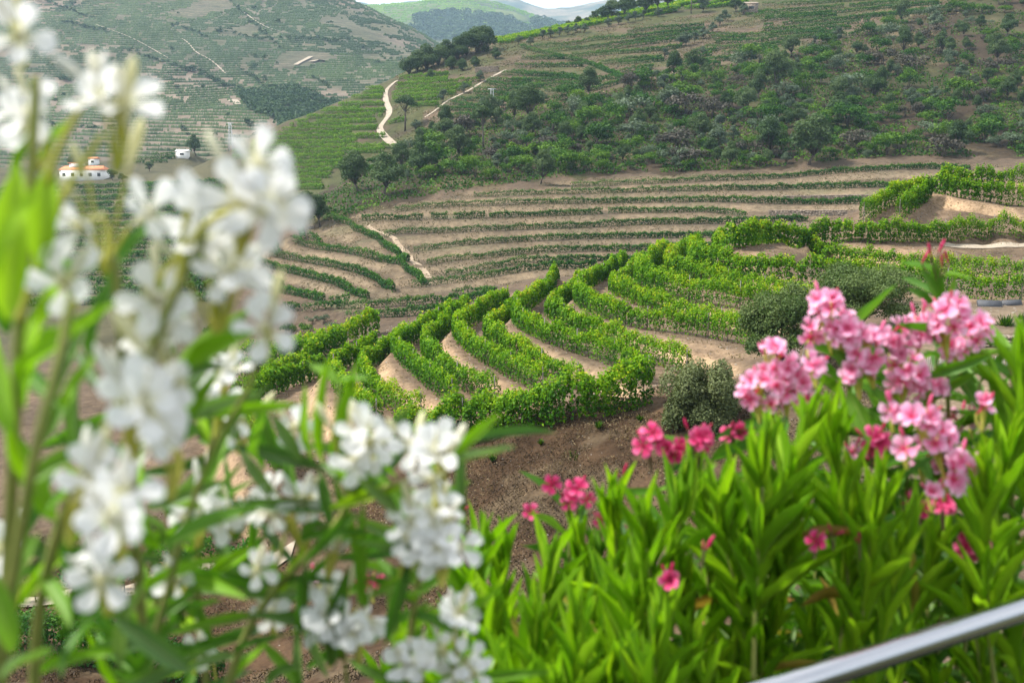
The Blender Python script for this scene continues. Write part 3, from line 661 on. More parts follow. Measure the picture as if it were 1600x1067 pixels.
SCm = far_sheet('distant_hill', HC, 2000, 3900, 120, -0.25, 0.25, 220, FARSOIL2, colC, 30, 9)
HD = [(380,100,4200),(700,100,4200),(1000,100,4200),(1300,100,4200),(380,60,4800),(700,60,4800),(900,55,4800),(1100,55,4800),
 (380,2,5600),(540,4,5600),(580,6,5600),(640,4,5600),(700,4,5600),(790,-4,5600),(812,3,5600),(840,12,5600),(870,15,5600),(905,9,5600),(945,-2,5600),(1000,-10,5600),(1200,-12,5600),
 (380,90,6800),(700,90,6800),(1000,90,6800),(1300,90,6800)]
def colD(X, Y, Z):
    n = noise2(X / 150, Y / 150, 81, 5)[..., None]
    w = sstep(.42, .6, n); return cn(0.20, 0.17, 0.12) * (1 - w) + cn(0.05, 0.07, 0.04) * w
SDm = far_sheet('distant_ridge', HD, 4000, 6800, 90, -0.35, 0.35, 220, soil_mat('distant_earth', 0.02), colD, 40, 13)
# the land the hills stand on, out to the horizon
nr, na_ = 40, 64
rr = np.geomspace(400, 7600, nr); th = np.linspace(0, 2 * math.pi, na_, endpoint=False)
RR, TH = np.meshgrid(rr, th, indexing='ij')
V = np.stack([RR * np.sin(TH), RR * np.cos(TH), -150 + 12 * noise2(RR * np.sin(TH) / 300, RR * np.cos(TH) / 300, 91)], -1).reshape(-1, 3)
V = np.vstack([V, [[0, 0, -150]]])
ii = np.arange(nr * na_).reshape(nr, na_)
q = np.stack([ii[:-1], np.roll(ii[:-1], -1, 1), np.roll(ii[1:], -1, 1), ii[1:]], -1).reshape(-1, 4)
qc = np.array([[nr * na_, ii[0, (j + 2) % na_], ii[0, (j + 1) % na_], ii[0, j]] for j in range(0, na_, 2)])
n9 = noise2(V[:, 0] / 200, V[:, 1] / 200, 95)[:, None]
tag(obj('valley_ground', mesh_np('valley_ground', V, np.vstack([q, qc]), soil_mat('valley_earth', 0.05), True, col=cn(0.11, 0.12, 0.06) * (0.7 + .6 * n9))), kind='structure')

# unseen slope added behind the eye to darken the handrail's reflections
xs_ = np.linspace(-420, 420, 60); yb = -np.r_[0.3, 2, 4, 8, 14, np.geomspace(22, 420, 26)]
X_, Y_ = np.meshgrid(xs_, yb); Z_ = -1.62 + np.maximum(0, -Y_ - 4) * .20 + 6 * (noise2(X_ / 30, Y_ / 30, 101, 4) - .5) * sstep(8, 60, -Y_) - np.maximum(0, np.abs(X_) - 30) * .12
i_ = np.arange(X_.size).reshape(X_.shape); q_ = np.stack([i_[:-1, :-1], i_[1:, :-1], i_[1:, 1:], i_[:-1, 1:]], -1).reshape(-1, 4)
nb_ = noise2(X_ / 12, Y_ / 12, 103, 4).reshape(-1, 1)
tag(obj('unseen_rear_slope', mesh_np('unseen_rear_slope', np.stack([X_, Y_, Z_], -1).reshape(-1, 3), q_, soil_mat('rear_earth', .5), True, col=cn(.075, .062, .040) * (1 - nb_) + cn(.035, .060, .016) * nb_)), kind='structure')

# ------------------------------------------------------------------ air
hz = MB(); hz.box((0, 0, 0), (2, 2, 2))
hm, ht, ho = mat('haze_air')
pv = ht.nodes.new('ShaderNodeVolumePrincipled'); pv.inputs['Color'].default_value = (0.55, 0.78, 1.0, 1)
pv.inputs['Density'].default_value = 0.000105; pv.inputs['Anisotropy'].default_value = 0.2
ht.links.new(pv.outputs[0], ho.inputs['Volume'])
hzo = obj('haze', hz.mesh('haze', hm)); hzo.scale = (7900, 7900, 420); hzo.location = (0, 0, 245)
tag(hzo, kind='stuff')

# ------------------------------------------------------------------ paths
PATH = plain_mat('pale_dirt_road', (0.22, 0.18, 0.135), (0.34, 0.29, 0.225), 0.8, 0.95, 0.3)
def strip(name, pts, w, m, lift=0.05, n=5):
    pts = resample(np.asarray(pts)[:, :2], 0.8 if pts[0][1] < 150 else 2.0)
    t = unit(np.gradient(pts, axis=0)); nn = np.stack([-t[:, 1], t[:, 0]], 1)
    ws = np.full(len(pts), w) if np.isscalar(w) else np.interp(np.linspace(0, 1, len(pts)), np.linspace(0, 1, len(w)), w)
    ws = ws * (0.85 + 0.3 * noise1(np.arange(len(pts)) * .3, 5))
    V = []
    for j in range(n):
        s = (j / (n - 1) - 0.5)
        p = pts + nn * (s * ws)[:, None]
        z = ground(p[:, 0], p[:, 1])
        V.append(np.c_[p, z])
    V = np.stack(V, 1)
    zc = V[:, n // 2, 2][:, None]
    V[:, :, 2] = np.maximum(V[:, :, 2], zc - 0.3) + lift
    k = len(pts); i = np.arange(k * n).reshape(k, n)
    q = np.stack([i[:-1, :-1], i[:-1, 1:], i[1:, 1:], i[1:, :-1]], -1).reshape(-1, 4)
    o = obj(name, mesh_np(name, V.reshape(-1, 3), q, m, True)); tag(o, kind='structure'); return o
strip('dirt_road', drop([(620,127),(609,135),(602,144),(602,156),(607.5,171),(609,180),(600,191),(592,201),(596,210),(609,223),(622,232),(634,241)], 2, 4), [1.6, 2.2, 2.6, 2.4], PATH, 0.2)
strip('footpath', drop([(790,110),(770,120),(750,131),(735,141),(712,152),(697,159),(684,171),(664,184)], 1, 4), 1.3, PATH, 0.15)
strip('terrace_track', drop([(575,352),(600,362),(622,378),(633,392),(642,406),(661,421),(678,439)], 1, 4), [.8, 1.1, 1.7, 2.2], plain_mat('sandy_track', (0.22, 0.165, 0.11), (0.32, 0.25, 0.175), 0.8, 0.95), 0.06)
strip('lower_track', depth_pts([(-40,953,60.2),(50,944,60),(120,938,59.8),(200,929,59.6),(290,918,59.5),(380,907,59.6),(460,897,59.6)]), 1.6, PATH, 0.12)
strip('terrace_road', depth_pts([(1470,373,108),(1500,372,108),(1566,371,108),(1640,370,108)]), 1.3, PATH, 0.06)
strip('far_track', [cast_sheet(SA, *p) for p in [(228,207),(240,202),(262,195),(285,186)]], 3.5, PATH, 1.0)
for ptsx, wid in (([(150,40),(178,50),(210,62),(262,92)], 1.6), ([(285,62),(296,70),(306,84),(330,95),(352,116)], 1.6), ([(250,116),(300,112),(360,110),(420,105),(480,108)], 1.4), ([(380,20),(410,42),(440,52),(520,66),(590,80)], 1.8), ([(0,112),(60,104),(120,108),(200,92)], 1.5), ([(360,160),(366,156),(372,165)], 5), ([(462,103),(470,98),(475,96),(486,90)], 5), ([(486,98),(496,95),(512,97)], 8)):
    pp = [cast_sheet(SA, *p) for p in resample(smoothline(ptsx, 2), 3)]; pp = [p for p in pp if p is not None]
    if len(pp) < 2: continue
    mbx = MB(); pa = np.array(pp); t = unit(np.gradient(pa, axis=0)); nn = np.stack([-t[:, 1], t[:, 0], 0 * t[:, 0]], 1)
    A_ = pa + nn * wid / 2 + [0, 0, 1.0]; B_ = pa - nn * wid / 2 + [0, 0, 1.0]
    k = len(pa); mbx.add(np.vstack([A_, B_]), [[i, i + 1, k + i + 1, k + i] for i in range(k - 1)])
    tag(obj('far_track', mbx.mesh('far_track', PATH)), kind='structure')

# ------------------------------------------------------------------ vine rows
ORD = ['first', 'second', 'third', 'fourth', 'fifth', 'sixth', 'seventh', 'eighth', 'ninth', 'tenth', 'eleventh', 'twelfth', 'thirteenth', 'fourteenth', 'fifteenth', 'sixteenth', 'seventeenth', 'eighteenth', 'nineteenth', 'twentieth', 'twenty-first', 'twenty-second', 'twenty-third', 'twenty-fourth', 'twenty-fifth', 'twenty-sixth', 'twenty-seventh', 'twenty-eighth', 'twenty-ninth', 'thirtieth']
def hedge_pts(line, per_m, width, h0, h1, seed, gap=0.0, gper=3.0, vper=1.1, lump=0.5):
    """points on and in a trained vine hedge along a ground line, clumped plant by plant"""
    g = np.random.default_rng(seed)
    L = resample(line, 0.5); d = np.r_[0, np.cumsum(np.linalg.norm(np.diff(L, axis=0), axis=1))]; tot = d[-1]
    n = int(tot * per_m); s = g.uniform(0, tot, n)
    # clump the leaves round every plant
    c = np.floor(s / vper) * vper + vper / 2; cw = 0.18 if vper < 1.4 else 0.06; s = np.clip(s * (1 - cw) + cw * (c + g.normal(0, vper * .25, n)), 0, tot)
    if gap > 0:
        keep = noise1(s / gper + seed * 3.7, seed, 2) > gap; s = s[keep]; n = len(s)
    x = np.interp(s, d, L[:, 0]); y = np.interp(s, d, L[:, 1]); z = np.interp(s, d, L[:, 2])
    t = unit(np.gradient(L[:, :2], axis=0)); tx = np.interp(s, d, t[:, 0]); ty = np.interp(s, d, t[:, 1])
    hv = 0.70 + 0.50 * noise1(s / 0.8, seed + 1, 2) + lump * 0.5 * (noise1(s / 2.7, seed + 2, 1) - 0.5)
    an = g.uniform(-0.35, math.pi + 0.35, n); r = 1 - 0.45 * g.random(n) ** 2
    lat = np.cos(an) * r * width / 2 * (0.75 + 0.5 * noise1(s / 0.6 + 50, seed + 3, 2))
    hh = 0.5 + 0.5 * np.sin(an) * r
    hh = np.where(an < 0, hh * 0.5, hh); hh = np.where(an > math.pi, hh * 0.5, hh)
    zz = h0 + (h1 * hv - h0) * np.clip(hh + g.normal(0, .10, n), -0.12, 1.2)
    shoot = g.random(n) < 0.035; zz = zz + shoot * g.uniform(0.05, 0.4, n)
    hang = g.random(n) < 0.05; zz = np.where(hang, h0 * g.uniform(.3, 1, n), zz)
    C = np.stack([x - ty * lat, y + tx * lat, z + zz], 1)
    bias = np.stack([-ty * np.cos(an), tx * np.cos(an), np.maximum(np.sin(an), 0.0) + 0.35], 1)
    tone = 0.0 + 0.56 * np.clip(hh, 0, 1) ** 2.0 + 0.34 * (noise1(s / 3.1, seed + 9, 2) - .35) + 0.30 * (noise1(s / .45 + np.round(hh * 5) * 17.3, seed + 8, 1) - .5) + g.normal(0, 0.17, n)  # height term paints lit tops and shaded bottoms into the leaf colour
    yel = (noise1(s / 5.3 + 7, seed + 4, 2) > 0.70) * 0.16
    return C, bias, np.clip(tone + yel, 0, 1), L, d
def vine_row(line, label, group, leafm, per_m, width, h0, h1, lsize, seed, trunks=0, post_every=0, gap=0.0, vper=1.1, name='vine_row', zfix=True, cat='vine row', gper=3.0, wires=False):
    line = np.asarray(line, float)
    line = resample(line, 0.7)
    line[:, 2] = ground(line[:, 0], line[:, 1])
    C, bias, tone, L, d = hedge_pts(line, per_m, width, h0, h1, seed, gap, gper, vper)
    mid = line[len(line) // 2]
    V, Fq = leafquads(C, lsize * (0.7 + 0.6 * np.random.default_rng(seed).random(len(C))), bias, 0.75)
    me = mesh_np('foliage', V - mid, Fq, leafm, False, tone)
    if not trunks:
        root = empty(name, mid); tag(root, label, cat, group); tag(obj('foliage', me, root), kind='stuff'); return root
    root = empty(name, mid); tag(root, label, cat, group)
    tag(obj('foliage', me, root), kind='stuff')
    g = np.random.default_rng(seed + 5)
    tb = MB()
    for s in np.arange(0.4, d[-1], trunks):
        s = s + g.normal(0, .08)
        p = np.array([np.interp(s, d, L[:, i]) for i in range(3)]) - mid
        l = g.normal(0, .07, 2)
        tb.tube([p + [0, 0, -.15], p + [l[0], l[1], h0 * .6], p + [l[0] * 2, l[1] * 2, h0 + .35]], [.040, .030, .022], 4)
    tag(obj('vine_trunk', tb.mesh('vine_trunk', VINEWOOD), root), kind='stuff')
    if post_every:
        for s in np.arange(0.2, d[-1], post_every):
            p = np.array([np.interp(s, d, L[:, i]) for i in range(3)]) - mid
            pm = MB(); pm.tube([p + [0, 0, -.2], p + [0, 0, h1 * 1.04]], .035, 5)
            obj('post', pm.mesh('post', POST), root)
    return root

NEARG = 'vine rows winding round the near green spur'
for i, (pts, k, inner) in enumerate(spur_rows):
    side = 'outer' if inner == 0 else 'inner'
    if i == 0: lab = 'lowest hairpin vine row on the near green spur, mostly behind white blossom'
    elif i < 16: lab = '%s vine row of the %s terrace up the near green spur' % (side, ORD[k])
    else: lab = ['short vine row hooking up beside the topmost tan bank on the right', 'second short hooked vine row touching the topmost tan bank',
                 'thick bright vine row standing on the tallest tan bank at right', 'highest bright vine row at the right edge of the near spur'][i - 16]
    far = pts[:, 1].mean()
    hi = k >= 6
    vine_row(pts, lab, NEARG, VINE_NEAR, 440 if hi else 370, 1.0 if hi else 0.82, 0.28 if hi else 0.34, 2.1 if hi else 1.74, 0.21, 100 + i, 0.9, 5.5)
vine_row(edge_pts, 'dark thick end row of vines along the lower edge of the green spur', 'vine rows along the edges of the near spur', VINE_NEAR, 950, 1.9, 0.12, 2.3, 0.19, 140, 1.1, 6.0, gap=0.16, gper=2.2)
for i, l in enumerate(left_rows):
    vine_row(l, ['dark vine row on the left shoulder of the spur, middle of three', 'vine row forming the left skyline of the green spur', 'lowest vine row on the left shoulder of the spur, half hidden by blossom'][i], 'vine rows on the left shoulder of the near spur', VINE_NEAR, 380, 1.5, 0.35, 2.15, 0.21, 150 + i, 1.0, 6)
for i, l in enumerate([[(-60,1000,57),(30,984,57)],[(20,1012,54.5),(100,1030,53.0),(150,1040,52.5),(200,1050,52.0)],[(190,1040,54),(260,1062,51),(330,1080,50)]]):
    vine_row(cast(*resample(smoothline([q[:2] for q in l]), 6).T, dmin=42, dmax=75)[0], ['bushy vine row at the lower left corner behind the oleander', 'short dark vine row above the grey slab at lower left', 'vine row below the grey slab at the bottom left edge'][i], 'vine rows at the bottom left', VINE_MID, 420, 1.3, 0.4, 2.1, 0.2, 160 + i, 1.0)
vine_row(depth_pts([(-20,948,60.0),(40,940,59.9),(120,932,59.7),(200,923,59.5),(290,912,59.4),(400,900,59.5)]), 'straggling vine row with bare trunks along the pale lower track', 'vine rows at the bottom left', VINE_MID, 190, 1.1, 0.85, 2.2, 0.2, 170, 0.85, gap=0.34)

for i, r_ in enumerate(mid_raw):
    if len(r_) < 2: continue
    lab = '%s dark vine row from the top on the bare brown terraces across the valley' % ORD[i]
    vine_row(r_, lab, 'vine rows on the brown terraces', VINE_MID, 105, 0.75, 0.2, [1.3, 1.35, 1.35, 1.3, 1.3, 1.25, 1.3, 1.3, 1.4, 1.5, 1.5, 1.6][i], 0.28, 200 + i, 1.3, gap=[.0, .06, .12, .2, .12, .0, .03, .1, .22, .2, .06, .03][i], gper=[4, 5, 4, 4, 5, 6, 6, 5, 4, 3, 5, 6][i], vper=1.5)
for i, r_ in enumerate(low_raw):
    lab = ['diagonal vine hedge beside the sandy track between the terraces', 'long dark vine row just below the diagonal hedge, left of the sandy track', 'second long vine row left of the sandy track', 'third long vine row left of the sandy track', 'short vine row low on the left brown terraces, upper of two', 'lower of the two short vine rows on the left brown terraces'][i]
    vine_row(r_, lab, 'vine rows on the left brown terraces', VINE_MID, 105, .85, 0.15, 1.5, 0.28, 230 + i, 1.4, gap=0.10, vper=1.5)
for i, l in enumerate(LOWX):
    r_ = drop(l)
    if len(r_) > 1: vine_row(r_, ['short curved vine row under the dark trees left of the terraces', 'stubby vine row above the valley bushes, left end', 'stubby vine row above the valley bushes, middle', 'stubby vine row above the valley bushes, higher one', 'short bright vine row running downhill by the dark trees', 'small vine row beside the white flowers, left one', 'small vine row beside the white flowers, right one'][i], 'short vine rows on the left terraces', VINE_MID, 55, 1.0, 0.3, 1.6, 0.32, 240 + i, 0, gap=0.15)
def pxlab(l, what):
    x = sum(p[0] for p in l) / len(l); y = sum(p[1] for p in l) / len(l); return x, y
for i, l in enumerate(UPROWS):
    r_ = drop(l)
    if len(r_) < 2: continue
    x, y = pxlab(l, '')
    if i == 8: lab = 'diagonal vine hedge crossing the upper terraces below the olive trees'
    elif i < 8: lab = '%s vine row from the top on the upper terraces right of the diagonal hedge' % ORD[i]
    elif i < 27: lab = '%s vine row down the upper terraces between pale footpath and diagonal hedge' % ORD[i - 9]
    elif i < 36: lab = '%s vine row down the small block between dirt road and pale footpath' % ORD[i - 27]
    else: lab = '%s vine row from the top on the slope right of the stone hut' % ORD[i - 36]
    vine_row(r_, lab, 'vine rows on the upper hillside', VINE_FAR if 27 <= i < 36 else VINE_MID, 80, 1.1, 0.0, 1.75, 0.36, 260 + i, 0, gap=0.13 if i >= 36 else 0.03, gper=6, vper=2)
for i, l in enumerate(CREST):
    r_ = drop(l)
    if len(r_) > 1: vine_row(r_, ['bright young vine row along the skyline, middle of the band', 'lower bright young vine row of the skyline band', 'uppermost bright young vine row on the skyline', 'short bright vine row above the right olives on the crest', 'bright vine row beside the umbrella pine on the crest', 'bright vine row just above the stone hut', 'second lowest bright vine row of the skyline band', 'second highest bright vine row of the skyline band'][i if i < 5 else (5 if i == 7 else i + 1)], 'bright vine rows along the crest', VINE_NEAR, 90, 5.0, 0.0, 1.7, 0.6, 320 + i, 0, vper=2)
for i, l in enumerate(HILLROWS):
    r_ = drop(l)
    if len(r_) > 1: vine_row(r_, '%s vine row from the top on the green hill left of the dirt road' % ORD[i], 'vine rows on the left green hill', VINE_FAR, 75, 1.2, 0.0, 1.75, 0.36, 340 + i, 0, gap=0.10, gper=8, vper=2)
for i, l in enumerate(VALROWS):
    r_ = drop(l)
    lab = '%s vine row on the terrace beside the white farmhouse' % ORD[i] if i < 3 else '%s vine row down the left valley, seen between the white blossoms' % ORD[i - 3]
    if len(r_) > 1: vine_row(r_, lab, 'vine rows in the left valley', VINE_MID, 45, 1.3, 0.0, 1.7, 0.48, 380 + i, 0, gap=0.14, gper=8, vper=2)

# ------------------------------------------------------------------ contour rows of the far hillside: thousands of them, one body
def contour_rows(S, step, hh, ww, pxlim, seed):
    aa, yy, Z = S; sub = 3
    ai = np.linspace(aa[0], aa[-1], len(aa) * sub)
    ci = np.interp(ai, aa, np.arange(len(aa))); c0 = np.clip(ci.astype(int), 0, len(aa) - 2); fc = ci - c0
    Zc = Z[:, c0] * (1 - fc) + Z[:, c0 + 1] * fc
    X = ai[None] * yy[:, None]; Y = np.repeat(yy[:, None], len(ai), 1)
    # parcels of land: their rows start at their own level and follow their own slant
    cx, cy = X / 150 + .5 * noise2(X / 120, Y / 120, seed), Y / 130 + .5 * noise2(X / 120, Y / 120, seed + 1)
    h1 = lambda i, j, k: np.modf(np.abs(np.sin(i * 127.1 + j * 311.7 + k * 74.7) * 43758.5453))[0]
    pi, pj = np.floor(cx), np.floor(cy); off = h1(pi, pj, 1) * step; slant = (h1(pi, pj, 2) - .5) * .10; vig = h1(pi, pj, 3)
    G = Zc + off + slant * (X - pi * 150) + 4 * noise2(X / 90, Y / 90, seed + 3)
    Vs, tone = [], []
    K = np.floor(G / step)
    cross = (K[1:] != K[:-1])
    r, c = np.nonzero(cross)
    f = np.clip(((np.maximum(K[1:], K[:-1])[r, c]) * step - G[r, c]) / (G[r + 1, c] - G[r, c] + 1e-9), 0, 1)
    y = yy[r] + f * (yy[r + 1] - yy[r]); x = ai[c] * y; z = Zc[r, c] + f * (Zc[r + 1, c] - Zc[r, c])
    px, py = topx(np.stack([x, y, z], -1))
    ok = (px > pxlim[0]) & (px < pxlim[1]) & (py > pxlim[2]) & (py < pxlim[3])
    g = np.random.default_rng(seed); v = vig[r, c]
    ok &= (v > .12) & (noise2(x / 9, y / 14, seed + 5, 3) > .50 - .25 * v) & (noise2(x / 70, y / 110, seed + 6, 3) > .27)
    x, y, z, c, v = x[ok], y[ok], z[ok], c[ok], v[ok]
    da = (ai[1] - ai[0]) * .62; n = len(x)
    hgt = hh * (0.6 + .8 * g.random(n)); l = np.stack([x - da * y, y, z], -1); rr_ = np.stack([x + da * y, y, z], -1)
    up = np.stack([0 * x, 0 * x, hgt], -1); bk = np.array([0, ww, 0])
    V = np.stack([l, rr_, rr_ + up + bk * .3, l + up + bk * .3, l + bk + up * .9, rr_ + bk + up * .9], 1).reshape(-1, 3)
    i0 = np.arange(n)[:, None] * 6
    Fq = np.concatenate([i0 + [0, 1, 2, 3], i0 + [3, 2, 5, 4]])
    tn = np.clip(.15 + .6 * v + g.normal(0, .14, n), 0, 1)
    return V, Fq, np.r_[tn, tn]
FARVINE = leaf_mat('far_vine_leaf', [(0.0, (0.020, 0.042, 0.016)), (0.5, (0.042, 0.075, 0.026)), (1.0, (0.080, 0.120, 0.038))], 0.15)
V, Fq, tn = contour_rows(SA, 2.5, 1.7, 2.2, (-150, 720, -40, 275), 17)
tag(obj('far_vine_rows', mesh_np('far_vine_rows', V, Fq, FARVINE, False, tn)), kind='stuff')
V, Fq, tn = contour_rows(SCm, 7.0, 3.0, 6.0, (520, 900, -10, 110), 27)
tag(obj('distant_vine_rows', mesh_np('distant_vine_rows', V, Fq, VINE_FAR, False, tn)), kind='stuff')
# ------------------------------------------------------------------ trees and scrub
def crown(lobes, n, size, seed, dens_pow=0.4, var0=0.25):
    """leaf faces on and inside a set of ellipsoid lobes (x,y,z,rx,ry,rz)"""
    g = np.random.default_rng(seed); lobes = np.array(lobes, float)
    w = (lobes[:, 3] * lobes[:, 5]) ** 1.0; w /= w.sum()
    k = g.choice(len(lobes), n, p=w)
    u = unit(g.normal(0, 1, (n, 3))); u[:, 2] = np.where(u[:, 2] < -0.35, -u[:, 2] * .6, u[:, 2]); u = unit(u)
    r = (1 - 0.5 * g.random(n) ** 1.6) * (0.82 + 0.36 * noise2(u[:, 0] * 3 + k * 7, u[:, 1] * 3 + u[:, 2] * 2.3, seed, 2))
    C = lobes[k, :3] + u * r[:, None] * lobes[k, 3:]
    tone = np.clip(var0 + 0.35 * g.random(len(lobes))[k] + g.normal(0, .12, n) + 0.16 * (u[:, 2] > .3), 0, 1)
    V, Fq = leafquads(C, size * (0.7 + .6 * g.random(n)), u + [0, 0, .3], 0.7, g=g)
    return V, Fq, tone
def oak_variant(seed, kind='oak'):
    g = np.random.default_rng(seed); tb = MB(); lob = []
    if kind == 'oak': th, n, wide, flat = 0.20, 13, 0.27, 0.24
    elif kind == 'olive': th, n, wide, flat = 0.16, 7, 0.26, 0.26
    elif kind == 'pine': th, n, wide, flat = 0.58, 7, 0.27, 0.13
    lean = g.normal(0, .05, 2)
    top = np.array([lean[0], lean[1], th])
    tb.tube([[0, 0, -.06], [lean[0] * .3, lean[1] * .3, th * .5], top], [.034, .027, .022], 6)
    for i in range(n):
        a = i / n * 6.283 + g.normal(0, .3); rr = wide * (0.35 + 0.65 * g.random()); zc = g.uniform(th + .12, 0.72) if rr > .14 else g.uniform(.55, .84)
        if i == 0: rr = 0; zc = .84
        if kind == 'pine': zc = g.uniform(.74, .9)
        c = top * [1, 1, 0] + np.array([math.cos(a) * rr, math.sin(a) * rr, zc])
        s = g.uniform(.5, 1.25)
        lob.append([*c, .19 * s, .19 * s, flat * s * .85])
        tb.tube([top * .92, top * .5 + c * .5 + g.normal(0, .02, 3), c], [.016, .011, .004], 4)
    return lob, tb
BAREBARK = BARK
TV = {}
for kind, m, n, size, cnt in (('oak', OAK, 4200, .045, 6), ('olive', OLIVE, 1500, .06, 3), ('pine', OAK, 1700, .045, 1)):
    TV[kind] = []
    for v in range(cnt):
        lob, tb = oak_variant(500 + v * 13 + len(kind), kind)
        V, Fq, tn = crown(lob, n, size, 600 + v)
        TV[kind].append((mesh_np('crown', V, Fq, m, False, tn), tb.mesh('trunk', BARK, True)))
TV['shrub'] = []
for v in range(6):
    g = np.random.default_rng(700 + v)
    lob = [[g.normal(0, .30), g.normal(0, .30), g.uniform(.25, .62), g.uniform(.22, .38), g.uniform(.22, .38), g.uniform(.22, .36)] for _ in range(6)]
    V, Fq, tn = crown(lob, 800, .085, 710 + v)
    tb = MB()
    for q in range(3): tb.tube([[g.normal(0, .05), g.normal(0, .05), -.1], [*(g.normal(0, .12, 2)), .4]], [.03, .012], 4)
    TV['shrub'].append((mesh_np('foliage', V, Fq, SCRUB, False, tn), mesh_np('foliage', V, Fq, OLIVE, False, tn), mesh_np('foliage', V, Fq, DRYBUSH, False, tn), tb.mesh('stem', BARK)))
def plant_tree(kind, loc, H, label, group, name, cat='tree', wf=1.0, v=None):
    v = random.randrange(len(TV[kind])) if v is None else v
    r_ = empty(name, loc); r_.rotation_euler = (0, 0, random.uniform(0, 6.28)); r_.scale = (H * wf, H * wf, H)
    tag(r_, label, cat, group)
    tag(obj('crown', TV[kind][v][0], r_), kind='stuff'); obj('trunk', TV[kind][v][1], r_); return r_
def plant_shrub(loc, H, label, group, name='shrub', flavour=0, wf=1.0, single=False):
    v = random.randrange(6)
    r_ = empty(name, loc); r_.rotation_euler = (0, 0, random.uniform(0, 6.28)); r_.scale = (H * wf, H * wf, H)
    tag(r_, label, 'shrub', group); tag(obj('foliage', TV['shrub'][v][flavour], r_), kind='stuff')
    obj('stem', TV['shrub'][v][3], r_); return r_
def at_px(px, py, dmin=128): 
    p, ok = cast([px], [py], dmin=dmin); return p[0] if ok[0] else None
def zone(px, py):
    ns = 'upper' if py < 120 else ('central' if py < 165 else ('lower' if py < 215 else 'lowest'))
    ew = 'far left' if px < 700 else ('left' if px < 860 else ('middle' if px < 1040 else ('right of centre' if px < 1230 else ('right' if px < 1420 else 'far right'))))
    return '%s %s' % (ns, ew) if ew != 'right of centre' else '%s centre-right' % ns
SIZEW = lambda h: 'small' if h < 17 else ('mid-size' if h < 26 else 'big')
SPECIAL = [ # px, base y, height px, kind, wf, label
 (1263,258,74,'oak',1.15,'largest spreading cork oak with a thick bare trunk just above the brown terraces'),
 (1200,246,58,'oak',1.0,'cork oak with forked trunk just left of the largest oak'),
 (832,194,62,'oak',.95,'tall dark rounded oak beside the small pylon on the hillside'),
 (633,205,52,'pine',.9,'lone dark pine right of the dirt road on the left hill'),
 (755,232,62,'pine',.7,'slender flat-topped tree below the small pylon'),
 (654,279,56,'oak',1.05,'bushy cork oak with forked trunk at the foot of the dirt road'),
 (845,287,50,'oak',.9,'pale green rounded tree standing on the slope edge above the brown terraces'),
 (600,306,66,'oak',1.1,'broad grey-green oak on the lower left slope'),
 (560,300,60,'oak',1.0,'grey-green oak left of the broad oak on the lower left slope'),
 (474,356,52,'oak',1.0,'dark tree above the left terraces beside the white blossom'),
 (500,352,48,'oak',1.0,'second dark tree above the left terraces, nearer the sandy track'),
 (693,226,36,'oak',1.2,'wide dark oak left of the slender flat-topped tree'),
 (1215,152,64,'oak',.85,'tall airy oak in the middle of the scrub slope'),
 (1165,182,44,'oak',1.0,'mid-size oak with leaning bare trunk on the scrub slope'),
 (1368,158,40,'oak',1.0,'dark oak on the upper right scrub slope with visible trunk'),
 (1560,100,46,'oak',.9,'oak on the dry ochre grass near the right edge'),
 (306,244,34,'oak',.8,'dark rounded tree behind the white farm hut in the left valley'),
 (112,266,20,'oak',.9,'dark tree behind the left end of the white farmhouse'),
 (126,258,18,'oak',.6,'narrow dark tree behind the farmhouse roof'),
 (176,282,16,'oak',1.3,'bushy tree at the right end of the white farmhouse'),
 (192,284,13,'oak',1.4,'second bushy tree right of the white farmhouse'),
 (234,268,14,'oak',1.3,'round green tree below the farm terrace rows'),
 (318,243,12,'olive',1.3,'small grey tree right of the white farm hut'),
 (378,218,13,'oak',1.1,'round dark tree at the foot of the left green hill'),
 (366,224,11,'oak',1.2,'smaller dark tree beside the lattice pylon on the left'),
 (1080,22,40,'pine',.8,'umbrella pine with straight bare trunk on the crest'),
 (1098,20,26,'olive',.9,'small dark tree right of the umbrella pine on the crest'),
 (1150,20,24,'oak',1.1,'dark tree beside the stone hut on the upper slope'),
 (1160,24,18,'olive',1.1,'round grey tree below the stone hut'),
]
taken = []
for px, py, h, kind, wf, lab in SPECIAL:
    p = at_px(px, py)
    if p is None: continue
    plant_tree(kind, p, h * p[1] / F * 1.03, lab, None, {'oak': 'oak_tree', 'pine': 'pine_tree', 'olive': 'olive_tree'}[kind], wf=wf); taken.append((px, py - h * .4, h * .45))
OLV = [(810,65),(829,68),(848,57),(861,55),(873,53),(887,50),(899,47),(912,47),(951,38),(967,34),(981,31),(994,28),(1004,26),(1028,22)]
for i, (px, py) in enumerate(OLV):
    p = at_px(px, py + 5)
    if p is not None: plant_tree('olive', p, 14.5 * p[1] / F, '%s round olive tree from the left in the line below the bright crest vines' % ORD[i], 'olive trees along the crest', 'olive_tree', wf=1.15)
for i, (px, py) in enumerate([(1112,52),(1124,41),(1135,34),(1098,62),(1072,72),(1085,68),(1066,73),(1097,88),(1039,92),(1014,120),(1028,128),(1010,133),(1052,132),(758,170),(783,172),(698,190),(650,205),(1271,72),(1310,60),(1308,72),(1270,86),(692,160),(724,146),(752,128)]):
    p = at_px(px, py)
    if p is not None: plant_tree('olive', p, random.uniform(14, 21) * p[1] / F, 'small grey-green olive tree on the upper vine terraces', 'olive trees among the upper terraces', 'olive_tree', wf=1.2)
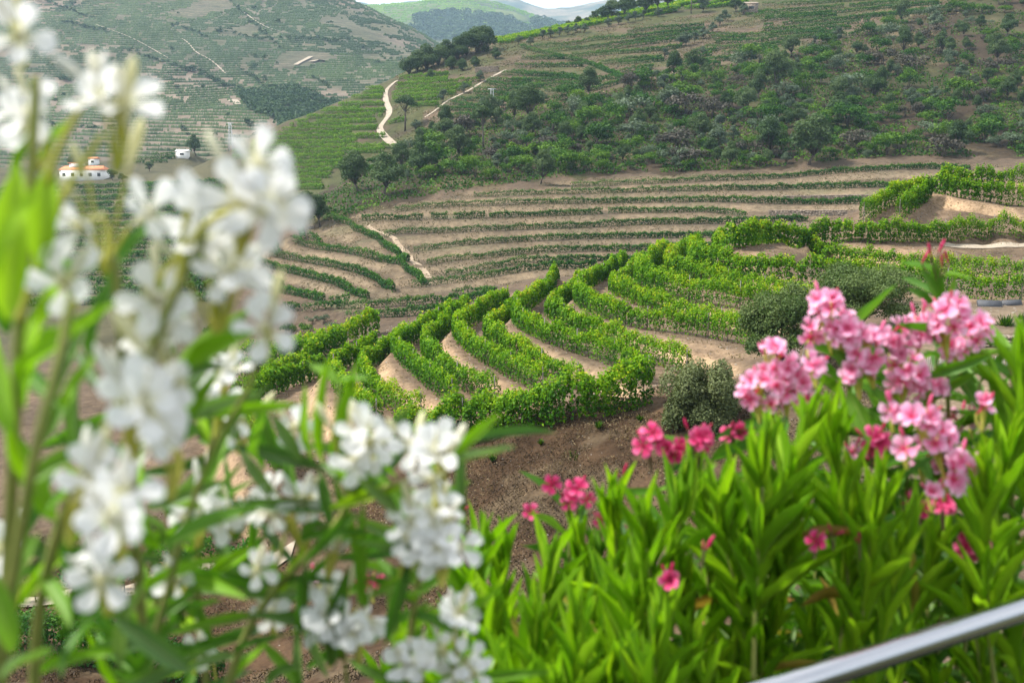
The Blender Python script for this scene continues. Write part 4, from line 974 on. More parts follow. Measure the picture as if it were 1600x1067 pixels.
# dark trees on and behind the skyline
for i, (px, py, h) in enumerate([(640,116,26),(655,112,30),(668,108,34),(685,102,30),(700,96,32),(716,92,30),(732,86,34),(748,84,36),(762,80,34),(775,92,16),(724,110,16),(708,108,18),(740,104,14),(672,124,14),(890,42,12),(905,40,16),(918,38,12),(940,30,26),(958,26,30),(975,22,30),(992,18,24),(1006,14,34),(1030,8,26),(1045,6,24),(930,34,20),(845,54,10),(860,50,9),(798,62,8),(785,64,9)]):
    p = at_px(px, py)
    if p is None: 
        p = P(px, py, 545)
    p = np.array(p) - [0, 0, .26 * h * p[1] / F]
    plant_tree('oak', p, h * (1.3 if px < 780 else 1.05) * p[1] / F, 'dark oak in the ridge clump above the dirt road' if px < 780 else 'dark oak on the crest skyline', 'oaks on the left end of the ridge' if px < 780 else 'oaks along the crest skyline', 'oak_tree', wf=1.1)
# scattered oaks and shrubs over the dry slope
g = np.random.default_rng(77); n_t = n_s = 0; tries = 0
sp = np.array(SCRUBPOLY, float)
while (n_t < 150 or n_s < 296) and tries < 9000:
    tries += 1
    px = g.uniform(440, 1640); py = g.uniform(-20, 285)
    if not inpoly(np.array([px]), np.array([py]), sp)[0]: continue
    if px > 1250 and g.random() < .30 + .25 * (px > 1400): continue
    tree = g.random() < .27
    h = (17 + 36 * g.random() ** 1.6) * (1 if tree else .80) * (0.7 + .45 * py / 250)
    if any((px - a) ** 2 + ((py - h * .4 - b) * 1.4) ** 2 < (c * .62 + h * .22) ** 2 for a, b, c in taken): continue
    if tree and n_t >= 150 or (not tree and n_s >= 296): continue
    p = at_px(px, py)
    if p is None or p[1] > 520: continue
    taken.append((px, py - h * .4, h * .42)); H = h * p[1] / F
    if tree:
        n_t += 1
        if g.random() < .30: plant_tree('olive', p, H * .8, '%s grey-leaved olive tree, %s of scrub slope' % (SIZEW(h), zone(px, py)), 'scattered trees on the scrub slope', 'olive_tree', wf=1.15)
        else: plant_tree('oak', p, H, '%s grey-green cork oak, %s of scrub slope' % (SIZEW(h), zone(px, py)), 'scattered trees on the scrub slope', 'oak_tree', wf=g.uniform(.8, 1.1))
    else:
        n_s += 1; fl = 0 if g.random() < .70 else (1 if g.random() < .6 else 2)
        plant_shrub(p, H * 1.0, '%s %s shrub, %s of scrub slope' % (SIZEW(h), ['dark green', 'grey-green', 'brown leafless'][fl], zone(px, py)), 'shrubs over the scrub slope', flavour=fl, wf=g.uniform(.8, 1.35))
# low undergrowth and grass over the slope that nobody could count
n = 150000
px = g.uniform(440, 1640, n); py = g.uniform(-30, 345, n)
keep = inpoly(px, py, sp) & (noise2(px / 34, py / 15, 83, 4) + .14 * (px < 900) + 0.05 * (py > 200) - .12 * (px > 1350) > 0.37)
pp, ok = cast(px[keep], py[keep], dmin=200); pp = pp[ok]
mid = np.array([40.0, 320, 0]); hgt = np.abs(g.normal(0, .55, len(pp))) * (0.4 + 2.2 * sstep(.5, .75, noise2(pp[:, 0] / 5, pp[:, 1] / 9, 87, 3)))
V, Fq = leafquads(pp + np.c_[g.normal(0, .25, len(pp)), g.normal(0, .25, len(pp)), hgt * .8 + .1] - mid, g.uniform(.35, .85, len(pp)), np.tile([0, -.2, 1.0], (len(pp), 1)), .8, g=g)
pxu, pyu = topx(pp); tone = np.clip(noise2(pxu / 22, pyu / 10, 85, 3) * 1.2 - .15 + g.normal(0, .15, len(pp)), 0, 1)
tag(obj('undergrowth', mesh_np('undergrowth', V, Fq, SCRUB, False, tone), None, mid), kind='stuff')
# bushes in the valley between the terraces and the spur
for px, py, h, fl, lab in [(448,522,22,0,'dark upright shrub at the left end of the valley bushes'),(488,504,14,1,'small round grey shrub above the valley bushes'),(506,504,16,1,'round grey shrub right of the small one above the valley bushes'),(474,522,22,0,'dark green shrub among the valley bushes'),(484,534,18,0,'lowest dark green shrub of the valley bushes'),(522,522,24,1,'grey olive shrub at the right end of the valley bushes'),(536,526,22,1,'pale grey shrub touching the green vines at the valley bottom'),(503,522,10,0,'tiny green shrub in the gap of the valley bushes'),(330,525,24,0,'green shrub by the sandy patch behind the white flowers')]:
    p = at_px(px, py)
    if p is not None: plant_shrub(p, h * p[1] / F, lab, None, flavour=fl, wf=1.0)
# three big evergreen bushes in front of the vineyard
def big_bush(loc, w, h, lobes_n, seed, m, label):
    g = np.random.default_rng(seed); lob = []
    for i in range(lobes_n):
        a = g.uniform(0, 6.28); rr = math.sqrt(g.random()) * .78; zc = g.uniform(.15, .80) * math.sqrt(max(.06, 1 - rr * rr))
        s = g.uniform(.20, .34); lob.append([math.cos(a) * rr * w / 2, math.sin(a) * rr * w / 2, zc * h, s * w * .5, s * w * .5, s * h * .68])
    V, Fq, tn = crown(lob, 30000, .12, seed, var0=.22)
    r_ = empty('evergreen_bush', loc); tag(r_, label, 'bush')
    tag(obj('foliage', mesh_np('foliage', V, Fq, m, False, tn), r_), kind='stuff')
    tb = MB()
    for q in range(6):
        l = lob[q]; tb.tube([[g.normal(0, .15), g.normal(0, .15), -.4], [l[0] * .4, l[1] * .4, l[2] * .5], l[:3]], [.09, .06, .02], 5)
    obj('stem', tb.mesh('stem', BARK), r_)
def gpt(px, py, d):
    p = P(px, py, d); p.z = float(ground(p.x, p.y)); return p
BUSH = leaf_mat('bush_leaf', [(0.0, (0.030, 0.062, 0.016)), (0.5, (0.075, 0.118, 0.034)), (1.0, (0.150, 0.195, 0.070))], 0.22, orand=.1)
BUSHG = leaf_mat('bush_leaf_grey', [(0.0, (0.040, 0.062, 0.022)), (0.5, (0.098, 0.122, 0.048)), (1.0, (0.185, 0.21, 0.095))], 0.22, orand=.1)
big_bush(P(1098, 686, 59), 4.7, 5.3, 40, 901, BUSHG, 'olive-green rounded bush at the end of the dark vine row, left of the pink flowers')
big_bush(P(1218, 556, 66), 5.2, 4.8, 40, 902, BUSH, 'dark green evergreen bush just above the left pink flower heads')
big_bush(P(1342, 500, 70), 7.0, 4.2, 44, 903, BUSH, 'broad dark evergreen bush highest of the three before the vines')
# dead twigs by the bush
tw = MB(); b0 = P(1248, 610, 60)
for i in range(9):
    e = P(1248 + random.uniform(-22, 26), 610 - random.uniform(30, 80), 60 + random.uniform(-.4, .4)); m_ = (np.array(b0) + np.array(e)) / 2 + rng.normal(0, .12, 3)
    tw.tube([b0, m_, e], [.035, .022, .008], 4)
tag(obj('dead_branch', tw.mesh('dead_branch', POST)), 'bare grey dead branches in front of the dark bush', 'branch')

# ------------------------------------------------------------------ trees of the far hillside
ft = []
for v in range(4):
    g2 = np.random.default_rng(950 + v)
    lob = [[g2.normal(0, .22), g2.normal(0, .22), g2.uniform(.35, .7), .32, .32, .30] for _ in range(4)]
    V, Fq, tn = crown(lob, 110, .22, 960 + v); ft.append(mesh_np('far_tree', V, Fq, FARTREE, False, tn))
LINES = [((60,2),(150,30)),((205,82),(260,100)),((262,100),(420,160)),((300,108),(368,146)),((380,112),(432,150)),((100,36),(175,54)),((270,40),(330,62)),((340,50),(420,66)),((490,122),(520,140)),((0,18),(60,30)),((360,4),(440,80)),((440,62),(550,66)),((95,128),(170,130))]
nfar = 0
def far_tree(px, py, H, label, group):
    p = cast_sheet(SA, px, py)
    if p is None: return
    o = obj('far_tree', random.choice(ft), None, p); o.scale = (H * 1.15, H * 1.15, H); o.rotation_euler = (0, 0, random.uniform(0, 6)); tag(o, label, 'tree', group)
for (x0, y0), (x1, y1) in LINES:
    n = int(math.hypot(x1 - x0, y1 - y0) / 6.5)
    for k in range(n):
        t = (k + random.uniform(-.3, .3)) / n
        far_tree(x0 + (x1 - x0) * t + random.gauss(0, 1), y0 + (y1 - y0) * t + random.gauss(0, 1.2), random.uniform(3.0, 5.0), 'tiny dark tree in a line between terraces of the far hillside', 'tree lines on the far hillside')
for k in range(130):
    px, py = random.uniform(0, 680), random.uniform(-5, 225)
    if noise2(np.array(px / 60), np.array(py / 40), 33, 2) < .45: continue
    far_tree(px, py, random.uniform(2.5, 6.0), 'tiny dark tree dotted over the far terraced hillside', 'single trees on the far hillside')
def far_wood(name, S, poly, n, size, m, hh):
    poly = np.array(poly, float); out = []
    while len(out) < n:
        px = random.uniform(poly[:, 0].min(), poly[:, 0].max()); py = random.uniform(poly[:, 1].min(), poly[:, 1].max())
        if inpoly(np.array([px]), np.array([py]), poly)[0]:
            p = cast_sheet(S, px, py)
            out.append(p if p is not None else np.array([0, 1e5, 0]))
    C = np.array(out); C = C[C[:, 1] < 9e4]
    lm = []
    for c in C:
        k = 40; u = unit(rng.normal(0, 1, (k, 3))); u[:, 2] = np.abs(u[:, 2]); lm.append(c + [0, 0, hh * .3] + u * [hh * .7, hh * .7, hh * .7] * rng.uniform(.7, 1.3))
    L = np.vstack(lm); V, Fq = leafquads(L, size, np.tile([0, -.3, 1.], (len(L), 1)), .8)
    tn = np.repeat(rng.random(len(C)), 40) * .7 + rng.random(len(L)) * .3
    tag(obj(name, mesh_np(name, V, Fq, m, False, tn)), kind='stuff')
far_wood('gully_wood', SA, [(362,140),(378,148),(420,146),(455,138),(525,165),(520,195),(440,202),(425,184),(400,180)], 420, 2.0, FARTREE, 5.0)
far_wood('distant_wood', SCm, [(650,24),(720,20),(800,30),(830,48),(820,60),(740,62),(700,66),(655,62),(610,48),(640,44)], 420, 5.5, FARTREE, 12)
far_wood('distant_wood', SCm, [(835,28),(900,42),(960,50),(960,62),(880,60),(830,44)], 130, 5.5, FARTREE, 11)

# ------------------------------------------------------------------ buildings, pylons, walls
WHITE = plain_mat('limewash', (0.74, 0.73, 0.70), (0.82, 0.81, 0.78), .8, .9, .1)
TILE = plain_mat('terracotta_tiles', (0.42, 0.15, 0.07), (0.60, 0.25, 0.12), 1.5, .9, .3)
GLASS = plain_mat('dark_window', (0.03, 0.035, 0.04), (0.06, 0.07, 0.075), 1, .15, 0, spec=.6)
STONE = plain_mat('schist_stone', (0.12, 0.095, 0.075), (0.30, 0.245, 0.19), 2.6, .92, .6)
STEEL = plain_mat('galvanised_steel', (0.34, 0.36, 0.38), (0.45, 0.47, 0.49), 2, .5, 0, .4)
def house(p, w, dpt, h, label, name='farmhouse', rot=0.0, wins=3, roofm=TILE, wallm=WHITE, tower=False):
    r_ = empty(name, p); r_.rotation_euler = (0, 0, rot); tag(r_, label, 'house')
    m = MB(); m.box((0, 0, h / 2 - 1), (w, dpt, h + 2)); obj('wall', m.mesh('wall', wallm), r_)
    rf = MB(); o = .4; a = w / 2 + o; b = dpt / 2 + o; rh = dpt * .22
    rf.add([[-a, -b, h], [a, -b, h], [a, b, h], [-a, b, h], [-a * .86, 0, h + rh], [a * .86, 0, h + rh], [-a, -b, h + .18], [a, -b, h + .18], [a, b, h + .18], [-a, b, h + .18]],
           [[0, 1, 7, 6], [1, 2, 8, 7], [2, 3, 9, 8], [3, 0, 6, 9], [6, 7, 5, 4], [8, 9, 4, 5], [0, 3, 2, 1]]); rf.add([[a, -b, h + .18], [a, b, h + .18], [a * .86, 0, h + rh], [a, 0, h + .18]], [[0, 3, 1, 2]]); rf.add([[-a, -b, h + .18], [-a, b, h + .18], [-a * .86, 0, h + rh], [-a, 0, h + .18]], [[0, 2, 1, 3]])
    obj('roof', rf.mesh('roof', roofm), r_)
    for i in range(wins):
        x = (i + .5) / wins * w - w / 2
        wm = MB(); wm.box((x, -dpt / 2 - .01, h * .55), (w / wins * .36, .12, h * .34)); obj('window', wm.mesh('window', GLASS), r_)
    if tower:
        tm = MB(); tm.box((-w * .18, 1, h + 1.4), (w * .28, dpt * .6, 3.0)); obj('upper_storey', tm.mesh('upper_storey', wallm), r_)
        t2 = MB(); t2.box((-w * .18, 1, h + 3.02), (w * .32, dpt * .7, .3)); obj('upper_roof', t2.mesh('upper_roof', roofm), r_)
def gp(px, py):
    p = at_px(px, py, 200); return np.array(P(px, py, 560)) if p is None else p
house(gp(133, 281), 19, 8, 4.2, 'long white farmhouse with orange tiled roof in the left valley', tower=True, wins=5)
house(gp(147, 258), 4, 4, 3.0, 'small white outbuilding with orange roof behind the farmhouse', 'outbuilding', wins=1)
house(gp(286, 246), 6, 4, 3.0, 'small plain white hut below the round dark tree', 'hut', wins=1, roofm=WHITE)
house(gp(1172, 20), 6, 5, 3.4, 'small grey stone hut on the upper slope', 'stone_hut', wins=1, roofm=STONE, wallm=STONE)
def pylon(p, h, w, label):
    r_ = empty('pylon', p); tag(r_, label, 'pylon'); m = MB()
    c = [(-1, -1), (1, -1), (1, 1), (-1, 1)]
    for x, y in c:
        l = MB(); l.tube([[x * w / 2, y * w / 2, -.3], [x * w * .22, y * w * .22, h]], .07, 4); obj('leg', l.mesh('leg', STEEL), r_)
    nb = 8
    for k in range(nb):
        t0, t1 = k / nb, (k + 1) / nb; f = lambda t: w / 2 * (1 - t) + w * .22 * t
        for i in range(4):
            x0, y0 = c[i]; x1, y1 = c[(i + 1) % 4]
            m.tube([[x0 * f(t0), y0 * f(t0), h * t0], [x1 * f(t1), y1 * f(t1), h * t1]], .045, 3)
    tag(obj('brace', m.mesh('brace', STEEL), r_), kind='stuff')
    a = MB(); a.box((0, 0, h), (w * 1.7, .18, .2)); obj('crossarm', a.mesh('crossarm', STEEL), r_)
p = gp(769, 178); pylon(p, 37 * p[1] / F, 1.6, 'small grey lattice pylon among the upper scrub')
p = gp(361, 236); pylon(p, 42 * p[1] / F, 1.6, 'grey lattice pylon at the left foot of the green hill')
def rubble_wall(px0, px1, y0, y1, hpx, label, d=None):
    A = at_px(px0, y0) ; B = at_px(px1, y1)
    if A is None or B is None: return
    r_ = empty('stone_wall', (A + B) / 2); tag(r_, label, 'wall'); mid = (A + B) / 2
    L = np.linalg.norm(B - A); H = hpx * mid[1] / F; t = (B - A) / L; m = MB(); ang = math.atan2(t[1], t[0]); ca, sa = math.cos(ang), math.sin(ang); rot = [[ca, -sa, 0], [sa, ca, 0], [0, 0, 1]]
    for row in range(max(3, int(H / .3))):
        s = random.uniform(0, .3)
        while s < L:
            w = random.uniform(.3, .75); q = A + t * (s + w / 2) + [0, random.uniform(-.06, .06) - .25, row * .3 + .12]
            m.box(q - mid, (w - .03, .55, .28), rot, .025); s += w
    tag(obj('stone', m.mesh('stone', STONE), r_), kind='stuff')
rubble_wall(1220, 1352, 312, 310, 7.5, 'upper dry stone retaining wall on the brown terraces at right')
rubble_wall(1200, 1322, 337, 337, 10, 'lower dry stone retaining wall on the brown terraces at right')
rubble_wall(742, 778, 114, 112, 9, 'ruined stone wall below the oak clump on the ridge')
# garden at the right edge: coursed stone wall, pale reed fence, dark slabs, plants
A = np.array(P(1462, 548, 62.5)); B = np.array(P(1660, 550, 62.5)); L = B[0] - A[0]
r_ = empty('stone_wall', (A + B) / 2); tag(r_, 'low brown dry stone garden wall behind the pink flowers at the right edge', 'wall'); mid = (A + B) / 2
sm = []
for v in range(5):
    m = MB(); m.box((0, 0, 0), (1, 1, 1), None, .07); me = m.mesh('stone', STONE); sm.append(me)
for row in range(4):
    s = random.uniform(0, .2)
    while s < L:
        w = random.uniform(.28, .62); o = obj('stone', random.choice(sm), r_); o.location = (s + w / 2 - L / 2, random.uniform(-.05, .05), row * .235 + .08); o.scale = (w - .035, .42, .215); o.rotation_euler = (0, random.gauss(0, .04), random.gauss(0, .05)); s += w
REED = plain_mat('bleached_reed', (0.45, 0.41, 0.35), (0.72, 0.68, 0.60), 3, .9, .2)
A = np.array(P(1420, 584, 57)); B = np.array(P(1660, 578, 57)); r_ = empty('reed_fence', (A + B) / 2); tag(r_, 'low pale reed fence of thin uprights below the stone garden wall', 'fence'); L = B[0] - A[0]
m = MB(); m.tube([[0, 0, -.5], [0.02, 0, .2], [0, .01, .5]], [.5, .5, .42], 5); sl = m.mesh('slat', REED)
for k in range(int(L / .085)):
    o = obj('slat', sl, r_); hh = random.uniform(.75, 1.0); o.location = (k * .085 - L / 2, random.gauss(0, .015), hh / 2 - .1); o.scale = (.06, .06, hh); o.rotation_euler = (random.gauss(0, .05), random.gauss(0, .07), 0)
for zz in (.15, .55):
    rl = MB(); rl.tube([[-L / 2, .06, zz], [L / 2, .06, zz]], .025, 5); obj('rail', rl.mesh('rail', POST), r_)
SLATE = plain_mat('dark_slate', (0.045, 0.048, 0.055), (0.085, 0.09, 0.10), 1.2, .6, .15)
for i, (px, py, d, w, h, lab) in enumerate([(1548, 486, 76, 1.7, .75, 'largest dark slate slab below the right vine row'), (1582, 480, 78, 1.4, .5, 'dark slate slab leaning behind the largest one'), (1592, 491, 75, 1.5, .28, 'long low slate slab at the right edge, front one'), (1640, 486, 76, 1.4, .4, 'slate slab cut by the right edge of the picture')]):
    m = MB(); m.box((0, 0, h / 2), (w, .22, h), None, .01); o = obj('slate_slab', m.mesh('slate_slab', SLATE), None, P(px, py, d)); o.rotation_euler = (-.5, random.gauss(0, .05), .12); tag(o, lab, 'slab', 'dark slate slabs')
def spiky(p, h, n, label, spread=1.0):
    r_ = empty('spiky_plant', p); tag(r_, label, 'plant'); m = MB()
    for i in range(n):
        a = random.uniform(0, 6.28); e = random.uniform(.15, .9) * spread; l = h * random.uniform(.7, 1.1); d = np.array([math.cos(a) * math.sin(e), math.sin(a) * math.sin(e), math.cos(e)]); sd = np.array([-math.sin(a), math.cos(a), 0]) * .06
        m.add([-sd * .6, sd * .6, d * l * .5 + sd, d * l * .5 - sd, d * l], [[0, 1, 2, 3], [3, 2, 4, 4]][:1] , random.random()); m.add([d * l * .5 - sd, d * l * .5 + sd, d * l + sd * .1, d * l - sd * .1], [[0, 1, 2, 3]], random.random())
    tag(obj('foliage', m.mesh('foliage', SCRUB), r_), kind='stuff')
spiky(P(1570, 517, 67), 1.05, 90, 'spiky green rosette plant above the stone garden wall', 1.25)
spiky(P(1595, 507, 70), .7, 40, 'small spiky plant right of the large rosette')
spiky(P(895, 730, 60), .95, 90, 'green weed tuft on the dry brown slope', 1.0)
spiky(P(1430, 520, 66), .9, 60, 'grassy tuft left of the garden wall', 1.0)
for px, py, d, h, lab in [(1549, 520, 67, .85, 'thin young cypress left of the spiky rosette plant'), (1600, 512, 67, 1.15, 'young cypress at the right edge above the wall')]:
    lob = [[0, 0, h * (.1 + .085 * k), .13 * (1 - abs(k - 3) / 12), .13, .12] for k in range(10)]; V, Fq, tn = crown(lob, 900, .06, 33); r_ = empty('young_cypress', P(px, py, d)); tag(r_, lab, 'tree'); tag(obj('foliage', mesh_np('foliage', V, Fq, OAK, False, tn), r_), kind='stuff'); m = MB(); m.tube([[0, 0, -.1], [0, 0, h * .6]], .02, 5); obj('trunk', m.mesh('trunk', BARK), r_)
m = MB(); m.box((0, 0, 0), (1.7, 1.0, .10)); o = obj('grey_slab', m.mesh('grey_slab', plain_mat('pale_concrete', (0.30, 0.31, 0.33), (0.42, 0.43, 0.45), 2, .8, .1)), None, P(160, 1012, 53.6) + Vector((0, 0, .1))); o.rotation_euler = (R(14), 0, .2); tag(o, 'pale grey concrete slab beside the bushy vines at lower left', 'slab')
# ------------------------------------------------------------------ dry grass, stones and weeds on the near slopes
def scatter(n, d0, d1, p0, p1, seed):
    g = np.random.default_rng(seed); d = np.sqrt(g.uniform(d0 ** 2, d1 ** 2, n)); px = g.uniform(p0, p1, n); a = (px - 800) / F; x = a * d; return x, d, g
x, y, g = scatter(130000, 42, 67, -50, 1420, 401)
k = noise2(x / 1.6, y / 1.6, 55, 3) > .42; x, y = x[k], y[k]; z = ground(x, y)
C = np.c_[x, y, z + .10 + .1 * g.random(len(x))]
V, Fq = leafquads(C, g.uniform(.05, .20, len(x)), np.tile([0, -.6, .8], (len(x), 1)), .9, asp=.35, g=g)
DRYG = leaf_mat('dry_grass', [(0.0, (0.022, 0.015, 0.009)), (0.5, (0.070, 0.048, 0.029)), (1.0, (0.24, 0.185, 0.105))], .25)
tag(obj('dry_grass', mesh_np('dry_grass', V - [0, 55, -17], Fq, DRYG, False, np.clip(noise2(x / 2.5, y / 2.5, 57, 3) * 1.3 + g.normal(0, .28, len(x)) - .25, 0, 1)), None, (0, 55, -17)), kind='stuff')
def stones(n, d0, d1, p0, p1, seed, smin, smax, name, filt=None):
    x, y, g = scatter(n, d0, d1, p0, p1, seed)
    if filt is not None: k = filt(x, y); x, y = x[k], y[k]
    z = ground(x, y); m = MB(); base_v = np.array([[a, b, c] for a in (-1, 1) for b in (-1, 1) for c in (-1, 1)], float)
    f = np.array([[0, 1, 3, 2], [4, 6, 7, 5], [0, 4, 5, 1], [2, 3, 7, 6], [0, 2, 6, 4], [1, 5, 7, 3]])
    N = len(x); s = smin + (smax - smin) * g.random(N) ** 2.2; v = base_v[None] * (1 + g.normal(0, .25, (N, 8, 3))) * s[:, None, None] * [1, 1, .6]
    v = v + np.c_[x, y, z][:, None]; fq = (f[None] + (np.arange(N) * 8)[:, None, None]).reshape(-1, 4)
    tag(obj(name, mesh_np(name, v.reshape(-1, 3) - [0, 60, -16], fq, PALESTONE), None, (0, 60, -16)), kind='stuff')
PALESTONE = plain_mat('pale_stone', (0.15, 0.125, 0.10), (0.40, 0.36, 0.31), .8, .9, .2)
stones(900, 45, 67, 350, 1300, 411, .012, .05, 'loose_stones', lambda x, y: noise2(x / 2, y / 2, 59, 3) > .5)
stones(2200, 66, 115, 400, 1600, 413, .03, .07, 'terrace_stones')
x, y, g = scatter(30000, 62, 118, 380, 1650, 421)
wb = grid_sample(SPURW, x, y); bkk = grid_sample(BANK, x, y); k = (wb > .3) & (noise2(x / 1.2, y / 1.2, 63, 3) > .55); x, y = x[k], y[k]; z = ground(x, y)
V, Fq = leafquads(np.c_[x, y, z + .06], g.uniform(.12, .28, len(x)), np.tile([0, -1.0, .3], (len(x), 1)), .9, asp=.3, g=g)
tag(obj('terrace_grass', mesh_np('terrace_grass', V - [20, 90, -12], Fq, leaf_mat('terrace_grass', [(0.0, (0.11, 0.10, 0.05)), (0.5, (0.23, 0.18, 0.10)), (1.0, (0.36, 0.28, 0.17))], .25), False, np.clip(g.random(len(x)), 0, 1)), None, (20, 90, -12)), kind='stuff')
WEEDS = ['first', 'second', 'third', 'fourth', 'fifth', 'sixth', 'seventh']
for i, (px, py, d) in enumerate([(590,720,66),(640,730,64),(770,705,62.5),(845,700,62),(935,668,61.5),(1000,668,61.5),(1060,640,63)]):
    spiky(gpt(px, py, d), random.uniform(.35, .6), 40, '%s small green weed from the left just below the dark end row' % WEEDS[i], 1.0)

# dry grass and weeds in drifts over the brown terraces and the upper slopes
def drifts(name, n, d0, d1, p0, p1, cond, smin, smax, m, seed, thr):
    x, y, g = scatter(n, d0, d1, p0, p1, seed); k = cond(x, y) & (noise2(x / 7, y / 4, seed, 4) > thr); x, y = x[k], y[k]; z = ground(x, y)
    V, Fq = leafquads(np.c_[x, y, z + .08], g.uniform(smin, smax, len(x)), np.tile([0, -.8, .6], (len(x), 1)), .8, asp=.5, g=g)
    c = np.array([x.mean(), y.mean(), z.mean()])
    tag(obj(name, mesh_np(name, V - c, Fq, m, False, np.clip(noise2(x / 5, y / 3, seed + 1, 3) * 1.2 - .1 + g.normal(0, .2, len(x)), 0, 1)), None, c), kind='stuff')
TGRASS = leaf_mat('terrace_weeds', [(0.0, (0.045, 0.050, 0.020)), (0.4, (0.085, 0.080, 0.036)), (0.7, (0.16, 0.125, 0.070)), (1.0, (0.26, 0.205, 0.12))], .2)
drifts('terrace_weeds', 70000, 170, 300, 380, 1560, lambda x, y: grid_sample(MIDW, x, y) > .15, .18, .5, TGRASS, 431, .46)
drifts('hill_grass', 50000, 380, 530, 620, 1480, lambda x, y: x > -60, .4, 1.0, TGRASS, 433, .45)
# ------------------------------------------------------------------ oleanders in front of the eye
def leaf_mesh(name, m, curl, seed):
    g = np.random.default_rng(seed); ys = np.array([0, .10, .28, .5, .7, .87, 1.0]); w = np.array([.10, .55, .92, 1.0, .82, .45, .03]) * .5
    V = []; rib = []
    for y, ww in zip(ys, w):
        zc = -curl * y * y + .02 * math.sin(y * 7 + seed); tw = g.normal(0, .05)
        for x in (-1, 0, 1): V.append([x * ww, y, zc + (abs(x) * ww * .22 + x * tw * ww)]); rib.append(abs(x))
    Fq = [[r * 3 + c, r * 3 + c + 1, r * 3 + c + 4, r * 3 + c + 3] for r in range(6) for c in range(2)]
    me = mesh_np(name, np.array(V), np.array(Fq), m, True, np.full(len(Fq), .5))
    at = me.attributes.new('rib', 'FLOAT', 'POINT'); at.data.foreach_set('value', np.array(rib, np.float32)); return me
OL_BRIGHT = leaf_mat('oleander_leaf_bright', [(0.0, (0.115, 0.265, 0.006)), (0.5, (0.195, 0.385, 0.008)), (1.0, (0.30, 0.48, 0.014))], .42, .3, True, orand=.9)
OL_DARK = leaf_mat('oleander_leaf_dark', [(0.0, (0.040, 0.130, 0.009)), (0.5, (0.080, 0.21, 0.012)), (1.0, (0.15, 0.30, 0.02))], .35, .35, True, orand=.9)
OL_GREY = leaf_mat('oleander_leaf_cool', [(0.0, (0.040, 0.110, 0.025)), (0.5, (0.090, 0.185, 0.035)), (1.0, (0.17, 0.27, 0.08))], .32, .5, True, orand=.9)
OL_OLD = leaf_mat('oleander_leaf_yellowed', [(0.0, (0.20, 0.10, 0.03)), (0.4, (0.34, 0.28, 0.05)), (1.0, (0.36, 0.38, 0.07))], .35, .2, True, orand=1.0)
STEMG = plain_mat('green_stem', (0.16, 0.20, 0.045), (0.26, 0.27, 0.07), 30, .6, 0)
STEMY = plain_mat('yellow_green_stalk', (0.36, 0.38, 0.05), (0.52, 0.48, 0.10), 30, .6, 0)
STEMB = plain_mat('brown_stem', (0.08, 0.055, 0.03), (0.17, 0.12, 0.07), 40, .8, .2)
def petal_mat(name, stops, trans):
    m, t, out = mat(name); a = t.nodes.new('ShaderNodeAttribute'); a.attribute_name = 'along'
    oi = t.nodes.new('ShaderNodeObjectInfo'); ma = t.nodes.new('ShaderNodeMath'); ma.operation = 'MULTIPLY_ADD'; ma.inputs[1].default_value = .35; ma.inputs[2].default_value = -.17
    ad = t.nodes.new('ShaderNodeMath'); ad.operation = 'ADD'; ad.use_clamp = True; t.links.new(oi.outputs['Random'], ma.inputs[0]); t.links.new(ma.outputs[0], ad.inputs[0]); t.links.new(a.outputs['Fac'], ad.inputs[1])
    r = ramp(t, stops); t.links.new(ad.outputs[0], r.inputs['Fac'])
    b = t.nodes.new('ShaderNodeBsdfPrincipled'); b.inputs['Roughness'].default_value = .6; b.inputs['Specular IOR Level'].default_value = .25; t.links.new(r.outputs['Color'], b.inputs['Base Color'])
    tr = t.nodes.new('ShaderNodeBsdfTranslucent'); t.links.new(r.outputs['Color'], tr.inputs['Color']); ms = t.nodes.new('ShaderNodeMixShader'); ms.inputs[0].default_value = trans
    t.links.new(b.outputs[0], ms.inputs[1]); t.links.new(tr.outputs[0], ms.inputs[2]); t.links.new(ms.outputs[0], out.inputs['Surface']); return m
PW = petal_mat('white_petal', [(0, (.72, .70, .42)), (.25, (.80, .79, .72)), (.5, (.84, .84, .83)), (1, (.86, .86, .86))], .5)
PP = petal_mat('pink_petal', [(0, (.70, .06, .16)), (.3, (.82, .20, .40)), (.65, (.87, .38, .58)), (1, (.88, .56, .72))], .45)
PR = petal_mat('crimson_petal', [(0, (.38, .01, .06)), (.5, (.62, .03, .15)), (1, (.75, .14, .30))], .35)
def petal_mesh(m, seed, wide=.80):
    g = np.random.default_rng(seed); ys = np.array([0, .2, .45, .7, .9, 1.0]); w = np.array([.16, .34, .68, .98, .80, .34]) * wide * .5
    V = []; al = []
    ph = g.uniform(0, 6)
    for i, (y, ww) in enumerate(zip(ys, w)):
        for x in (-1, -.4, .4, 1):
            V.append([x * ww + .08 * y * y, y, .16 * y - .18 * y * y + .10 * abs(x) * ww * 2 + .05 * math.sin(5 * y + 3 * x + ph) * y]); al.append(y)
    Fq = [[r * 4 + c, r * 4 + c + 1, r * 4 + c + 5, r * 4 + c + 4] for r in range(5) for c in range(3)]
    me = mesh_np('petal', np.array(V), np.array(Fq), m, True); at = me.attributes.new('along', 'FLOAT', 'POINT'); at.data.foreach_set('value', np.array(al, np.float32)); return me
def tube_mesh(m, y=True):
    mb = MB(); mb.tube([[0, 0, -.95], [0, 0, -.55], [0, 0, -.2], [0, 0, .03]], [.05, .09, .17, .20], 7); mb.tube([[0, 0, 0], [.02, 0, .16], [0, .01, .26]], [.09, .10, .03], 5)
    me = mb.mesh('flower', m, True); at = me.attributes.new('along', 'FLOAT', 'POINT'); at.data.foreach_set('value', np.full(len(me.vertices), 0.05, np.float32)); return me
